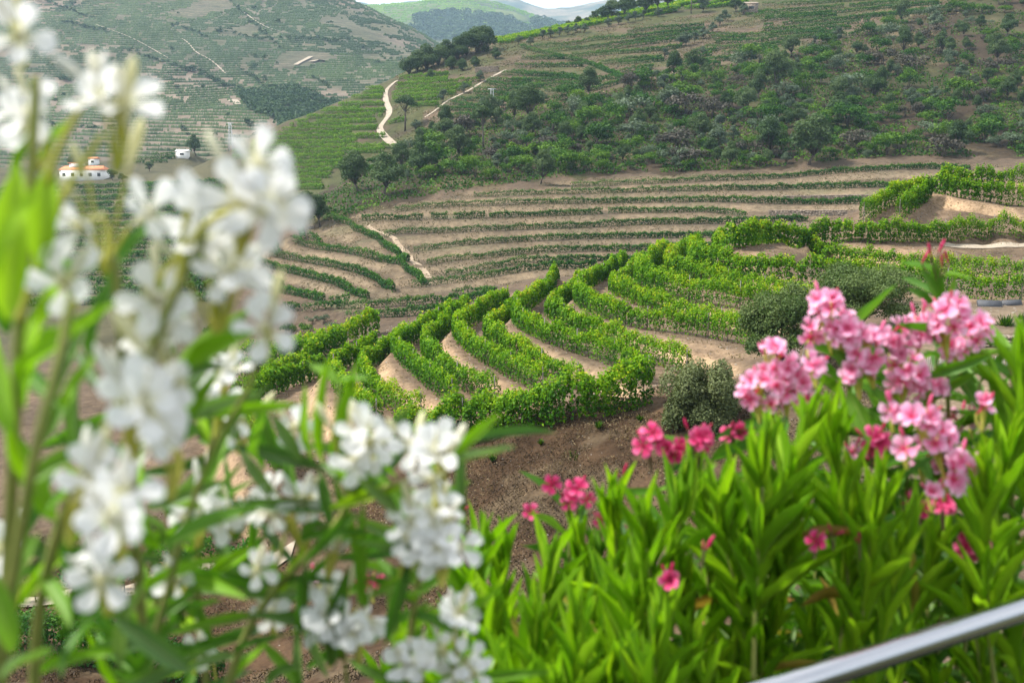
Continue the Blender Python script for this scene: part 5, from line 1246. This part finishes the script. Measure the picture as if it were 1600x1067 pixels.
def bud_mesh(m):
    mb = MB(); mb.tube([[0, 0, 0], [0, 0, .25], [0, 0, .6], [0, 0, .85], [0, 0, 1]], [.07, .12, .19, .14, .02], 6); me = mb.mesh('bud', m, True); at = me.attributes.new('along', 'FLOAT', 'POINT'); at.data.foreach_set('value', np.full(len(me.vertices), 0.2, np.float32)); return me
FL = {k: ([petal_mesh(m, 30 + i * 3 + j, w) for j in range(4)], tube_mesh(m), bud_mesh(m)) for i, (k, m, w) in enumerate((('white', PW, .66), ('pink', PP, .86), ('red', PR, .86)))}
LEAF = {k: [leaf_mesh('leaf', m, c, 10 + i) for i, c in enumerate((.0, .04, .10, .17))] for k, m in (('bright', OL_BRIGHT), ('dark', OL_DARK), ('cool', OL_GREY), ('old', OL_OLD))}
def frame(y, n):
    y = Vector(y).normalized(); n = Vector(n); x = y.cross(n)
    if x.length < 1e-4: x = y.cross(Vector((.3, .5, .8)))
    x.normalize(); z = x.cross(y); return x, y, z
class Shrub:
    def __init__(s, name, loc, label, cat='shrub'):
        s.loc = Vector(loc); s.root = empty(name, loc); tag(s.root, label, cat); s.leaves = []; s.st = {}
    def leaf(s, pos, d, n, L, W, kind):
        s.leaves.append((Vector(pos), Vector(d), Vector(n), L, W, kind, random.randrange(4)))
    def stem(s, pts, r, m=None, name='stem'):
        pts = [np.array(p) - np.array(s.loc) for p in pts]; pts = smoothline(pts, 2); mb = MB()
        rad = np.interp(np.linspace(0, 1, len(pts)), np.linspace(0, 1, len(r)), r) if not np.isscalar(r) else r
        mb.tube(pts, rad, 6); obj(name, mb.mesh(name, m or STEMG, True), s.root)
    def flower(s, pos, d, size, kind, openness=1.0):
        pet, tb, _ = FL[kind]; x, y, z = frame(d, (random.gauss(0, 1), random.gauss(0, 1), random.gauss(0, 1)))
        zz = Vector(d).normalized(); xx = zz.cross(Vector((random.gauss(0, 1), random.gauss(0, 1), .3))).normalized(); yy = zz.cross(xx); r = size * .5
        f = obj('flower', tb, s.root)
        M = Matrix(((xx.x * r, yy.x * r, zz.x * r, pos[0] - s.loc.x), (xx.y * r, yy.y * r, zz.y * r, pos[1] - s.loc.y), (xx.z * r, yy.z * r, zz.z * r, pos[2] - s.loc.z), (0, 0, 0, 1)))
        f.matrix_basis = M
        for k in range(5):
            p = obj('petal', random.choice(pet), f); up = R(random.gauss(12, 10)) + (1 - openness) * 1.1; sc = random.uniform(.84, 1.02)
            p.matrix_basis = Matrix.Rotation(k * 2 * math.pi / 5 + random.gauss(0, .08), 4, 'Z') @ Matrix.Translation((0, .12, .02)) @ Matrix.Rotation(up, 4, 'X') @ Matrix.Rotation(random.gauss(.12, .12), 4, 'Y') @ Matrix.Scale(sc, 4)
        return f
    def bud(s, pos, d, L, kind, wide=1.0):
        x, y, z = frame(d, (random.gauss(0, 1), random.gauss(0, 1), .2)); b = obj('bud', FL[kind][2], s.root)
        w = L * wide; b.matrix_basis = Matrix(((x.x * w, z.x * w, y.x * L, pos[0] - s.loc.x), (x.y * w, z.y * w, y.y * L, pos[1] - s.loc.y), (x.z * w, z.z * w, y.z * L, pos[2] - s.loc.z), (0, 0, 0, 1)))
    def finish(s):
        def vis(l):
            px, py = topx(np.array(l[0] + l[1] * l[3] * .6)); inside = -60 < px < 1660 and -60 < py < 1100
            return (0 if inside else 1, -l[3] / max(.2, l[0].y))
        s.leaves.sort(key=vis); rest = {}
        for i, (pos, d, n, L, W, kind, v) in enumerate(s.leaves):
            x, y, z = frame(d, n)
            M = Matrix(((x.x * W, y.x * L, z.x * L, pos.x - s.loc.x), (x.y * W, y.y * L, z.y * L, pos.y - s.loc.y), (x.z * W, y.z * L, z.z * L, pos.z - s.loc.z), (0, 0, 0, 1)))
            me = LEAF[kind][v]
            if i < 298: o = obj('leaf', me, s.root); o.matrix_basis = M
            else: rest.setdefault(kind, []).append((np.array(M), v))
        for kind, lst in rest.items():
            Vs, Fs, rb = [], [], []; n = 0
            for M, v in lst:
                me = LEAF[kind][v]; c = np.empty(len(me.vertices) * 3, np.float32); me.vertices.foreach_get('co', c); c = c.reshape(-1, 3)
                f = np.empty(len(me.loops), np.int32); me.loops.foreach_get('vertex_index', f); a = np.empty(len(c), np.float32); me.attributes['rib'].data.foreach_get('value', a)
                Vs.append(c @ M[:3, :3].T + M[:3, 3]); Fs.append(f.reshape(-1, 4) + n); rb.append(a); n += len(c)
            me = mesh_np('foliage', np.vstack(Vs), np.vstack(Fs), LEAF[kind][0].materials[0], True, np.repeat(rng.random(len(lst)), len(Fs[0])))
            at = me.attributes.new('rib', 'FLOAT', 'POINT'); at.data.foreach_set('value', np.concatenate(rb)); tag(obj('foliage', me, s.root), kind='stuff')
    def shoot(s, base, tip, L=.14, W=.021, nw=9, kind='bright', spread=(58, 16), t0=.30, per=3, stemr=(.0045, .0022), m=None):
        base, tip = Vector(base), Vector(tip); ax = tip - base; ln = ax.length; ax.normalize(); side = ax.cross(Vector((random.gauss(0, 1), random.gauss(0, 1), 0))).normalized()
        pt = lambda t: base + (tip - base) * t + side * (ln * .05 * math.sin(t * 3.1))
        s.stem([pt(t) for t in (0, .35, .7, 1)], list(stemr), m)
        ph = random.uniform(0, 6.28)
        for k in range(nw):
            t = t0 + (1 - t0) * (k / (nw - 1)) ** .85; an = R(spread[0] + (spread[1] - spread[0]) * (k / (nw - 1)))
            for j in range(per):
                a = ph + j * 2 * math.pi / per + (k % 2) * math.pi / per + random.gauss(0, .18); u = side; w = ax.cross(side)
                rad = u * math.cos(a) + w * math.sin(a); th = an + random.gauss(0, R(8)); d = ax * math.cos(th) + rad * math.sin(th)
                l = L * random.uniform(.78, 1.12) * (1 if k < nw - 2 else .85); nrm = (ax * math.sin(th) - rad * math.cos(th))
                kd = kind
                if k < 4 and random.random() < .07: kd = 'old'; d = (d + Vector((0, 0, -.7))).normalized()
                s.leaf(pt(t), d, nrm, l, W * random.uniform(.85, 1.15), kd)
        for j in range(3):
            d = (ax + Vector((random.gauss(0, .10), random.gauss(0, .10), 0))).normalized(); s.leaf(pt(.99), d, Vector((random.gauss(0, 1), random.gauss(0, 1), .1)), L * random.uniform(.55, .85), W * .7, kind)
    def cluster(s, px, py, d, rpx, n, kind, size, buds=3, base=None, stalk=STEMY, up=.35, fdir=.75, foot=None):
        c = P(px, py, d); r = rpx * d / F; foot = foot if foot is not None else P(px + random.gauss(0, rpx * .25), py + rpx * 1.3 + 18, d + r * .5)
        for i in range(n):
            for _ in range(30):
                o = Vector((random.gauss(0, 1), random.gauss(-.35, .8), random.gauss(.15, .9))); o.normalize()
                if o.y < .5 and o.z > -.75: break
            if n == 1: o = Vector((random.gauss(0, .3), -.8, random.gauss(.1, .3)))
            pos = c + o * r * (random.uniform(.55, 1.05) if n > 1 else .1)
            qx, qy = topx(np.array(pos))
            if math.hypot(qx - 133, qy - 272) < 78 or math.hypot(qx - 286, qy - 240) < 62: continue      # the gap the farm shows through
            d_ = (o * 1.0 + Vector((random.gauss(0, .3), -fdir, up + random.gauss(0, .25)))).normalized()
            sz = size * random.uniform(.86, 1.1); s.flower(pos, d_, sz, kind, random.uniform(.55, 1.1))
            back = pos - d_ * sz * .48; s.stem([foot, foot * .45 + back * .55 - d_ * sz * .12, back], [.0024, .0016], stalk, 'stalk')
        for i in range(buds):
            o = Vector((random.gauss(0, .8), random.gauss(0, .6), abs(random.gauss(.9, .5)))).normalized(); pos = c + o * r * random.uniform(.5, 1.15)
            s.bud(pos, (o + Vector((0, 0, .6))), size * random.uniform(.4, .75), kind, .62); s.stem([foot, pos], [.0016, .0011], stalk, 'stalk')
        return foot

# --- white oleander, close to the eye at left
random.seed(3)
WN = Shrub('white_oleander', P(60, 1500, .85), 'tall white-flowered oleander filling the left edge, nearest the viewer')
WM = Shrub('white_oleander', P(420, 1500, 1.15), 'second white-flowered oleander with open blossoms, right of the nearest one')
def pix(*p): return [P(*q) for q in p]
for pts, r in [(pix((-10,1250,.85),(5,1000,.82),(18,780,.77),(30,500,.74),(50,270,.74),(56,120,.74)), (.006,.003)), (pix((250,1250,1.0),(225,1000,1.0),(212,860,.95),(205,700,.85),(190,520,.78),(178,400,.77)), (.0055,.003)),
               (pix((60,1250,.9),(50,1000,.88),(90,820,.82),(150,690,.78),(230,560,.76),(280,440,.76),(320,370,.76)), (.0055,.0026)), (pix((-40,1200,.75),(20,900,.72),(55,700,.70),(95,560,.70),(110,470,.71)), (.005,.0028)),
               (pix((30,500,.74),(70,380,.73),(100,300,.73),(160,210,.73)), (.0034,.002)), (pix((190,520,.78),(260,420,.77),(330,340,.75),(370,330,.75)), (.003,.002)), (pix((280,440,.76),(290,360,.76),(292,300,.76)), (.003,.002)), (pix((60,330,.74),(90,230,.73),(130,160,.73),(140,130,.73)), (.003,.0018)), (pix((400,560,.80),(395,600,.82),(330,700,.86),(290,820,.9),(240,1000,.95)), (.0018,.003))]:
    WN.stem(pts, list(r), STEMG if r[0] > .0035 or r[1] > .0028 else STEMY)
for px, py, d, rp, n, b in [(34,55,.74,22,1,0),(66,196,.77,36,3,1),(182,192,.73,42,3,1),(150,132,.74,8,0,2),(102,440,.73,26,1,0),(170,325,.77,62,6,1),(385,300,.74,60,6,1),(432,318,.75,22,1,0),(330,432,.78,58,6,1),(250,478,.78,46,3,1),(414,515,.76,20,1,0),(268,575,.76,52,4,1),(204,640,.73,50,4,1),(275,700,.77,45,3,1),(118,770,.70,46,3,1),(182,800,.68,42,3,1),(160,900,.76,30,2,1),(8,860,.95,26,2,1)]:
    WN.cluster(px, py, d, rp * 1.08, math.ceil(n * .52), 'white', .051, b + 2)
for bx, by, tx, ty, d0, d1, w, k in [(30,600,155,462,.72,.70,40,'bright'),(12,500,28,255,.68,.70,62,'bright'),(62,420,80,250,.72,.74,44,'bright'),(0,430,52,285,.66,.66,44,'bright'),(290,572,398,520,.78,.74,38,'bright'),(306,652,470,628,.95,.97,24,'bright'),(20,680,-20,520,.7,.72,40,'bright'),(38,640,70,500,.74,.75,34,'bright'),(95,640,20,560,.75,.8,28,'dark'),(210,700,330,560,.85,.95,26,'cool'),(220,610,290,480,.82,.88,24,'cool'),(60,760,0,640,.72,.7,36,'bright'),(70,800,180,720,.8,.85,30,'dark'),(10,980,60,830,.72,.75,36,'dark'),(20,1020,-20,880,.7,.7,40,'dark'),(200,880,120,980,.9,.85,30,'dark'),(205,820,150,720,.9,.95,24,'cool'),(140,560,180,400,.82,.85,26,'dark'),(100,640,150,540,.78,.8,26,'bright'),(40,560,110,420,.72,.76,30,'bright'),(20,300,60,150,.76,.78,20,'bright'),(110,980,60,880,.8,.85,30,'dark'),(240,540,170,640,.8,.84,22,'dark'),(130,700,30,760,.74,.72,30,'dark'),(95,1060,150,940,.85,.9,28,'dark'),(0,1060,90,1000,.74,.8,30,'cool'),(170,620,110,540,.86,.9,22,'cool'),(60,250,120,180,.78,.8,14,'bright'),(270,640,200,560,.9,.95,22,'dark'),(60,700,120,600,.8,.84,26,'dark')]:
    a, b = P(bx, by, d0), P(tx, ty, d1); WN.leaf(a, b - a, Vector((random.gauss(0, .4), -1, random.gauss(.5, .4))), (b - a).length, w * d0 / F, k)
random.seed(21)
for k in range(46):
    px = random.uniform(-40, 300); py = random.uniform(420, 1090); d = random.uniform(.8, 1.15); a = random.uniform(-2.4, 1.2); L_ = random.uniform(.07, .11)
    WN.leaf(P(px, py, d), Vector((math.cos(a + 1.57) * .9, random.gauss(0, .4), math.sin(a + 1.57) * .7 + .35)), Vector((random.gauss(0, .4), -1, random.gauss(.6, .4))), L_, random.uniform(.013, .019), random.choice(['dark', 'cool', 'bright']))
MST = [pix((310,1250,1.15),(370,1010,1.12),(420,930,1.12),(500,850,1.09),(545,790,1.07),(575,700,1.07)), pix((600,1250,1.2),(640,1000,1.15),(655,900,1.1),(668,840,1.08)), pix((420,930,1.12),(440,860,1.13),(450,815,1.15)), pix((545,790,1.07),(600,760,1.05),(660,745,1.04),(690,735,1.03)), pix((225,1250,1.15),(235,1000,1.12),(255,880,1.1),(320,800,1.12)), pix((330,1250,1.25),(320,1000,1.22),(300,850,1.2),(340,640,1.15)), pix((560,1250,1.2),(540,1050,1.15),(535,980,1.12)), pix((720,1250,1.2),(705,1100,1.15),(715,990,1.12)), pix((545,790,1.07),(520,700,1.08),(530,600,1.1))]
for i, pts in enumerate(MST): WM.stem(pts, [.0048, .0022] if i in (0, 1, 4, 5) else [.003, .0018], STEMG)
for px, py, d, rp, n, b in [(345,612,1.12,38,6,2),(545,700,1.06,42,4,3),(578,690,1.04,16,1,1),(688,728,1.02,34,4,3),(645,695,1.02,14,1,1),(660,828,1.06,50,8,6),(695,862,1.04,28,3,1),(450,800,1.14,42,5,3),(470,780,1.1,20,1,1),(402,890,1.06,8,1,0),(276,905,1.06,8,1,1),(318,800,1.14,46,6,2),(360,790,1.12,22,2,1),(525,960,1.12,46,6,2),(558,985,1.1,24,3,2),(712,965,1.12,18,2,1),(724,1040,1.12,24,3,1),(640,1045,1.12,34,4,2),(690,1015,1.14,16,1,2),(465,665,1.16,14,1,1),(380,660,1.2,22,2,1),(425,960,1.15,16,1,1),(310,1015,1.2,14,1,1),(20,905,1.15,22,2,1),(520,870,1.1,16,0,4)]:
    WM.cluster(px, py, d, rp * 1.08, math.ceil(n * .68), 'white', .047, b + 1)
for bx, by, tx, ty, d0, d1, w, k in [(470,720,424,645,1.1,1.1,22,'cool'),(505,725,505,560,1.08,1.08,24,'bright'),(515,720,560,560,1.08,1.1,20,'bright'),(490,720,470,600,1.1,1.12,20,'bright'),(620,800,560,745,1.05,1.03,18,'cool'),(640,760,510,790,1.06,1.05,20,'bright'),(660,870,555,842,1.06,1.03,16,'cool'),(640,880,600,1010,1.07,1.04,22,'dark'),(560,800,470,880,1.08,1.05,18,'dark'),(480,880,465,1000,1.1,1.08,20,'dark'),(420,930,320,900,1.12,1.1,18,'dark'),(420,930,480,860,1.12,1.1,16,'bright'),(330,1000,300,930,1.2,1.2,16,'dark'),(545,790,590,700,1.07,1.1,18,'bright'),(560,760,625,700,1.07,1.08,14,'bright'),(400,960,260,990,1.12,1.08,18,'dark'),(300,850,380,720,1.18,1.15,16,'cool'),(300,850,240,760,1.18,1.15,16,'dark'),(340,700,420,600,1.15,1.12,16,'cool'),(320,900,400,850,1.2,1.2,14,'bright'),(620,940,720,880,1.15,1.2,14,'dark'),(700,1060,640,960,1.16,1.15,16,'dark')]:
    a, b = P(bx, by, d0), P(tx, ty, d1); WM.leaf(a, b - a, Vector((random.gauss(0, .4), -1, random.gauss(.5, .4))), (b - a).length, w * d0 / F, k)
for pts in MST:
    rs = resample(np.array(pts), .045)
    for p in rs[2:]:
        px, py = topx(p)
        if random.random() < .25: continue
        for j in range(2):
            a = random.uniform(0, 6.28); WM.leaf(Vector(p), Vector((math.cos(a) * .9, math.sin(a) * .6, random.gauss(.35, .45))), Vector((random.gauss(0, .4), -.7, 1)), random.uniform(.05, .085) if not (px > 470 and py < 720) else .04, random.uniform(.010, .014), random.choice(['dark', 'cool', 'dark', 'bright']))
WM.cluster(578, 905, 1.9, 14, 3, 'red', .034, 1); WM.cluster(335, 1038, 1.7, 5, 0, 'red', .034, 2); WM.cluster(497, 898, 1.9, 10, 1, 'pink', .03, 2)
for k in range(95):
    px = random.uniform(190, 730); py = random.uniform(690, 1100); d = random.uniform(1.08, 1.35); a = random.uniform(-1.9, 1.9); L_ = random.uniform(.075, .12)
    WM.leaf(P(px, py, d), Vector((math.sin(a), random.gauss(0, .4), math.cos(a) * .8 + .2)), Vector((random.gauss(0, .4), -1, random.gauss(.6, .4))), L_, random.uniform(.011, .016), random.choice(['dark', 'cool', 'dark']))
WN.finish(); WM.finish()

# --- green oleander shoots in front at the right
random.seed(5)
OA = Shrub('green_oleander', P(850, 1500, 1.9), 'bright green leafy oleander without open flowers, between white and pink oleanders')
OB = Shrub('green_oleander', P(1150, 1500, 1.8), 'bright green oleander with tall upright shoots in front of the pink flowers')
OC = Shrub('green_oleander', P(1480, 1500, 1.9), 'bright green oleander behind the steel handrail at the right')
def shoot_px(S, px, py, d, hpx=300, kind='bright', L=.165, nw=8, spread=(28, 5), W=.0124):
    py = py + random.gauss(0, 14); tip = P(px, py + 105, d); base = P(px + random.gauss(0, 40), py + 105 + hpx, d + random.gauss(.03, .06)); S.shoot(base, tip, L, W, nw, kind, spread)
for px, py, d in [(742,800,1.95),(790,788,2.0),(850,805,1.95),(908,795,2.0),(700,960,1.65),(770,900,1.7),(830,930,1.65),(905,945,1.6),(735,1000,1.6),(800,1010,1.55),(870,1020,1.55),(660,1010,1.7),(948,890,1.8),(600,1000,1.9),(640,930,2.0)]: shoot_px(OA, px, py, d)
for px, py, d in [(962,735,1.85),(1010,715,1.8),(1062,715,1.85),(1000,850,1.7),(1100,735,1.95),(1150,690,1.85),(1192,640,1.75),(1250,628,1.8),(1302,632,1.85),(1130,600+130,1.8),(960,985,1.6),(1025,900,1.65),(1085,960,1.7),(1145,950,1.85),(1212,960,1.95),(1070,880,1.85),(1010,1010,1.55),(1230,720,1.8),(1180,800,1.8)]: shoot_px(OB, px, py, d)
for px, py, d in [(1335,740,1.85),(1362,712,1.75),(1412,775,1.8),(1455,785,1.9),(1542,690,1.75),(1582,625,1.85),(1606,540,1.95),(1270,905,1.95),(1332,880,1.95),(1455,920,1.95),(1522,870,1.85),(1580,800,1.85),(1400,950,2.1),(1560,960,2.3),(1490,1000,2.3),(1630,700,1.85)]: shoot_px(OC, px, py, d)
# older, darker growth behind
OD = Shrub('green_oleander', P(1200, 1500, 2.4), 'dark older oleander growth low between the bright shoots')
for k in range(64):
    px = random.uniform(690, 1620); top = 820 if px < 930 else (760 if px < 1130 else 700)
    py = random.uniform(top, 1040); shoot_px(OD, px, py, random.uniform(2.1, 2.6), 320, 'dark' if random.random() < .6 else 'cool', .14, 7, (62, 20), .018)
for S in (OA, OB, OC, OD): S.finish()

# --- pink oleander
OP = Shrub('pink_oleander', P(1380, 1500, 2.2), 'pink-flowered oleander with big flower heads at the right')
def leafy(S, pts, r, kind, n, Lr, m=STEMG, spread=.8):
    S.stem(pts, r, m); q = resample(np.array(pts), .05)
    for p in q[1:]:
        for j in range(n):
            a = random.uniform(0, 6.28); S.leaf(Vector(p), Vector((math.cos(a) * spread, math.sin(a) * spread * .7, random.gauss(.35, .35))), Vector((random.gauss(0, .3), -.5, 1)), random.uniform(*Lr), random.uniform(.015, .021), kind)
for pts in [((1300,1250,2.3),(1310,800,2.2),(1330,620,2.1),(1318,540,2.05)), ((1400,1250,2.3),(1420,800,2.2),(1410,650,2.15),(1400,600,2.1)), ((1500,1250,2.3),(1490,800,2.2),(1480,620,2.1),(1482,540,2.05)), ((1200,1250,2.2),(1215,800,2.1),(1215,660,2.0)), ((1460,1250,2.3),(1470,850,2.2),(1470,720,2.1)), ((1450,800,2.25),(1462,600,2.2),(1466,480,2.15),(1468,430,2.12)), ((1560,1250,2.3),(1580,800,2.2),(1590,640,2.1),(1575,560,2.1)), ((1350,1100,2.3),(1370,760,2.2),(1380,660,2.15)), ((1540,1200,2.3),(1545,800,2.2),(1530,600,2.15))]:
    leafy(OP, pix(*pts), [.006, .003] if pts[-1][1] > 440 else [.003, .0018], 'dark', 2, (.11, .16) if pts[-1][1] > 440 else (.05, .085))
random.seed(9)
for bx, by, tx, ty, d0, d1, w in [(1300,545,1345,595,2.0,2.0,24),(1330,600,1430,655,2.05,2.0,26),(1325,610,1370,700,2.05,2.0,28),(1470,480,1440,420,2.1,2.1,18),(1466,470,1462,410,2.12,2.1,20),(1470,480,1495,430,2.1,2.1,14),(1462,480,1418,450,2.1,2.1,18),(1440,590,1550,555,2.0,1.95,18),(1410,640,1530,580,2.1,2.0,18),(1480,560,1530,640,2.1,2.0,26),(1440,640,1500,690,2.1,2.0,26),(1560,700,1545,545,2.0,2.0,30),(1590,700,1600,560,2.0,2.0,30),(1560,640,1610,600,2.0,2.0,26),(1400,680,1460,760,2.1,2.0,26),(1480,700,1540,720,2.1,2.0,24),(1320,620,1260,580,2.1,2.05,20)]:
    a, b = P(bx, by, d0), P(tx, ty, d1); OP.leaf(a, b - a, Vector((random.gauss(0, .4), -1, random.gauss(.6, .4))), (b - a).length, w * d0 / F, 'dark')
for px, py, d, rp, n, b in [(1296,490,2.0,36,12,4),(1318,522,2.0,34,8,2),(1358,545,2.0,34,9,3),(1400,525,2.05,28,7,2),(1340,575,2.0,24,6,1),(1268,520,2.05,16,3,1),(1440,515,2.05,24,6,3),(1482,498,2.0,34,11,4),(1518,520,2.05,26,8,3),(1495,545,2.05,22,5,2),(1420,585,2.0,28,8,2),(1400,605,2.05,20,4,1),(1450,610,2.05,28,8,2),(1410,560,2.05,20,4,1),(1210,572,1.95,36,11,4),(1190,605,1.95,30,9,2),(1230,600,1.95,28,7,2),(1250,610,2.0,20,4,1),(1210,630,1.98,20,4,1),(1460,690,2.1,26,6,3),(1492,710,2.1,24,6,2),(1440,720,2.1,16,3,2),(1500,660,2.1,14,2,1),(1480,735,2.1,16,3,1),(1535,625,2.1,8,1,1),(1330,780,2.2,8,1,2),(1100,865,2.0,10,1,2),(1045,915,2.2,16,3,2),(1035,890,2.3,10,1,2),(1330,705,2.1,10,1,2),(1520,655,2.1,10,1,2),(1598,705,2.0,8,1,1),(1505,760,2.1,10,1,1),(1140,800,2.1,8,0,2),(1300,820,2.2,8,0,2),(1110,940,2.2,10,0,3),(1440,655,1.72,20,4,3),(1462,690,1.72,24,5,3),(1500,722,1.74,20,4,2),(1480,742,1.72,18,3,2),(1420,700,1.72,12,2,2),(1455,768,1.72,12,1,3),(1535,640,1.8,12,2,2),(1395,640,1.75,14,2,2),(1270,570,1.9,14,2,1)]:
    OP.cluster(px, py, d, rp, n, 'pink', .040, b)
for px, py in [(1466,395),(1440,412),(1482,412),(1455,402),(1472,418)]: OP.bud(P(px, py, 2.1), (random.gauss(0, .3), 0, 1), .028, 'red', .6); OP.stem(pix((1466,450,2.12),(px,py,2.1)), .0014, STEMB, 'stalk')
OP.finish()
OR = Shrub('crimson_oleander', P(1050, 1500, 2.0), 'crimson-flowered oleander with small scattered flowers among the green shoots')
for pts in [((1030,1250,2.1),(1040,900,2.05),(1045,740,2.0)), ((880,1250,2.1),(890,900,2.1),(890,800,2.1)), ((1370,1250,2.1),(1375,900,2.0),(1372,740,1.95)), ((1500,1250,2.1),(1510,950,2.0),(1505,850,1.95)), ((1130,1250,2.1),(1120,900,2.0),(1110,720,2.0))]: leafy(OR, pix(*pts), [.005, .0026], 'dark', 2, (.10, .14))
for px, py, d, rp, n, b in [(1098,862,1.7,6,0,3),(1275,845,1.72,8,1,1),(1300,835,1.74,5,0,2),(1045,905,1.66,8,1,2),(1345,850,1.75,5,0,2),(1012,692,1.95,20,5,2),(1085,688,1.95,22,6,3),(1050,700,1.97,14,3,2),(1145,680,2.0,12,2,3),(1366,688,1.9,16,5,2),(1360,715,1.92,10,2,1),(862,756,2.0,6,1,0),(900,770,2.0,12,2,1),(918,780,2.0,6,1,0),(888,784,2.0,8,1,1),(940,812,2.0,6,1,1),(1475,792,1.85,14,3,1),(1515,850,1.85,18,5,2),(1420,785,1.95,8,1,2),(1280,850,2.0,8,1,1),(1440,795,1.9,8,1,1),(1105,965,2.1,10,1,2),(1165,972,2.1,6,0,2),(720,800,2.1,4,0,2),(830,800,2.1,5,1,1),(970,750,2.1,8,0,3),(1340,850,2.1,5,0,2)]:
    OR.cluster(px, py, d, rp, n, 'red', .038, b, stalk=STEMB)
OR.finish()

# ------------------------------------------------------------------ steel handrail
SST = bpy.data.materials.new('brushed_steel'); SST.use_nodes = True; bs = SST.node_tree.nodes['Principled BSDF']
bs.inputs['Base Color'].default_value = (.46, .46, .475, 1); bs.inputs['Metallic'].default_value = 1; bs.inputs['Roughness'].default_value = .2; bs.inputs['Anisotropic'].default_value = .3
tcn = SST.node_tree.nodes.new('ShaderNodeTexCoord'); nn_ = SST.node_tree.nodes.new('ShaderNodeTexNoise'); mp2 = SST.node_tree.nodes.new('ShaderNodeMapping'); mp2.inputs['Scale'].default_value = (4, 400, 400); nn_.inputs['Scale'].default_value = 3
SST.node_tree.links.new(tcn.outputs['Object'], mp2.inputs[0]); SST.node_tree.links.new(mp2.outputs[0], nn_.inputs['Vector'])
rr_ = ramp(SST.node_tree, [(.3, (.13, .13, .13)), (.7, (.24, .24, .24))]); SST.node_tree.links.new(nn_.outputs['Fac'], rr_.inputs['Fac']); SST.node_tree.links.new(rr_.outputs['Color'], bs.inputs['Roughness'])
ra, rb_ = np.array(P(1310, 1046, 1.42)), np.array(P(1600, 951, 1.64)); dv = (rb_ - ra); p0, p1 = ra - dv * 1.6, rb_ + dv * 1.6
hr = empty('handrail', (p0 + p1) / 2); tag(hr, 'brushed stainless steel handrail crossing the bottom right corner', 'handrail'); midr = (p0 + p1) / 2
m = MB(); m.tube([p0 - midr, ra - midr, rb_ - midr, p1 - midr], .0178, 28); obj('rail', m.mesh('rail', SST, True), hr)
for t in (-1.45, 2.4):
    q = ra + dv * t - midr; m = MB(); gz = float(ground(q[0] + midr[0], max(.4, q[1] + midr[1]))) - midr[2]
    m.tube([[q[0], q[1], gz - .1], [q[0], q[1], q[2] - .015]], .014, 16); obj('post', m.mesh('post', SST, True), hr)

# look-alikes that stand apart in the picture get their own label by their order
by = {}
for o in SC.objects:
    if o.parent is None and o.get('label') and o.get('group'): by.setdefault(o['label'], []).append(o)
for lab, lst in by.items():
    if 1 < len(lst) <= 30:
        lst.sort(key=lambda o: float(topx(np.array(o.location))[0]))
        for i, o in enumerate(lst): o['label'] = lab + ', %s from left' % ORD[i]
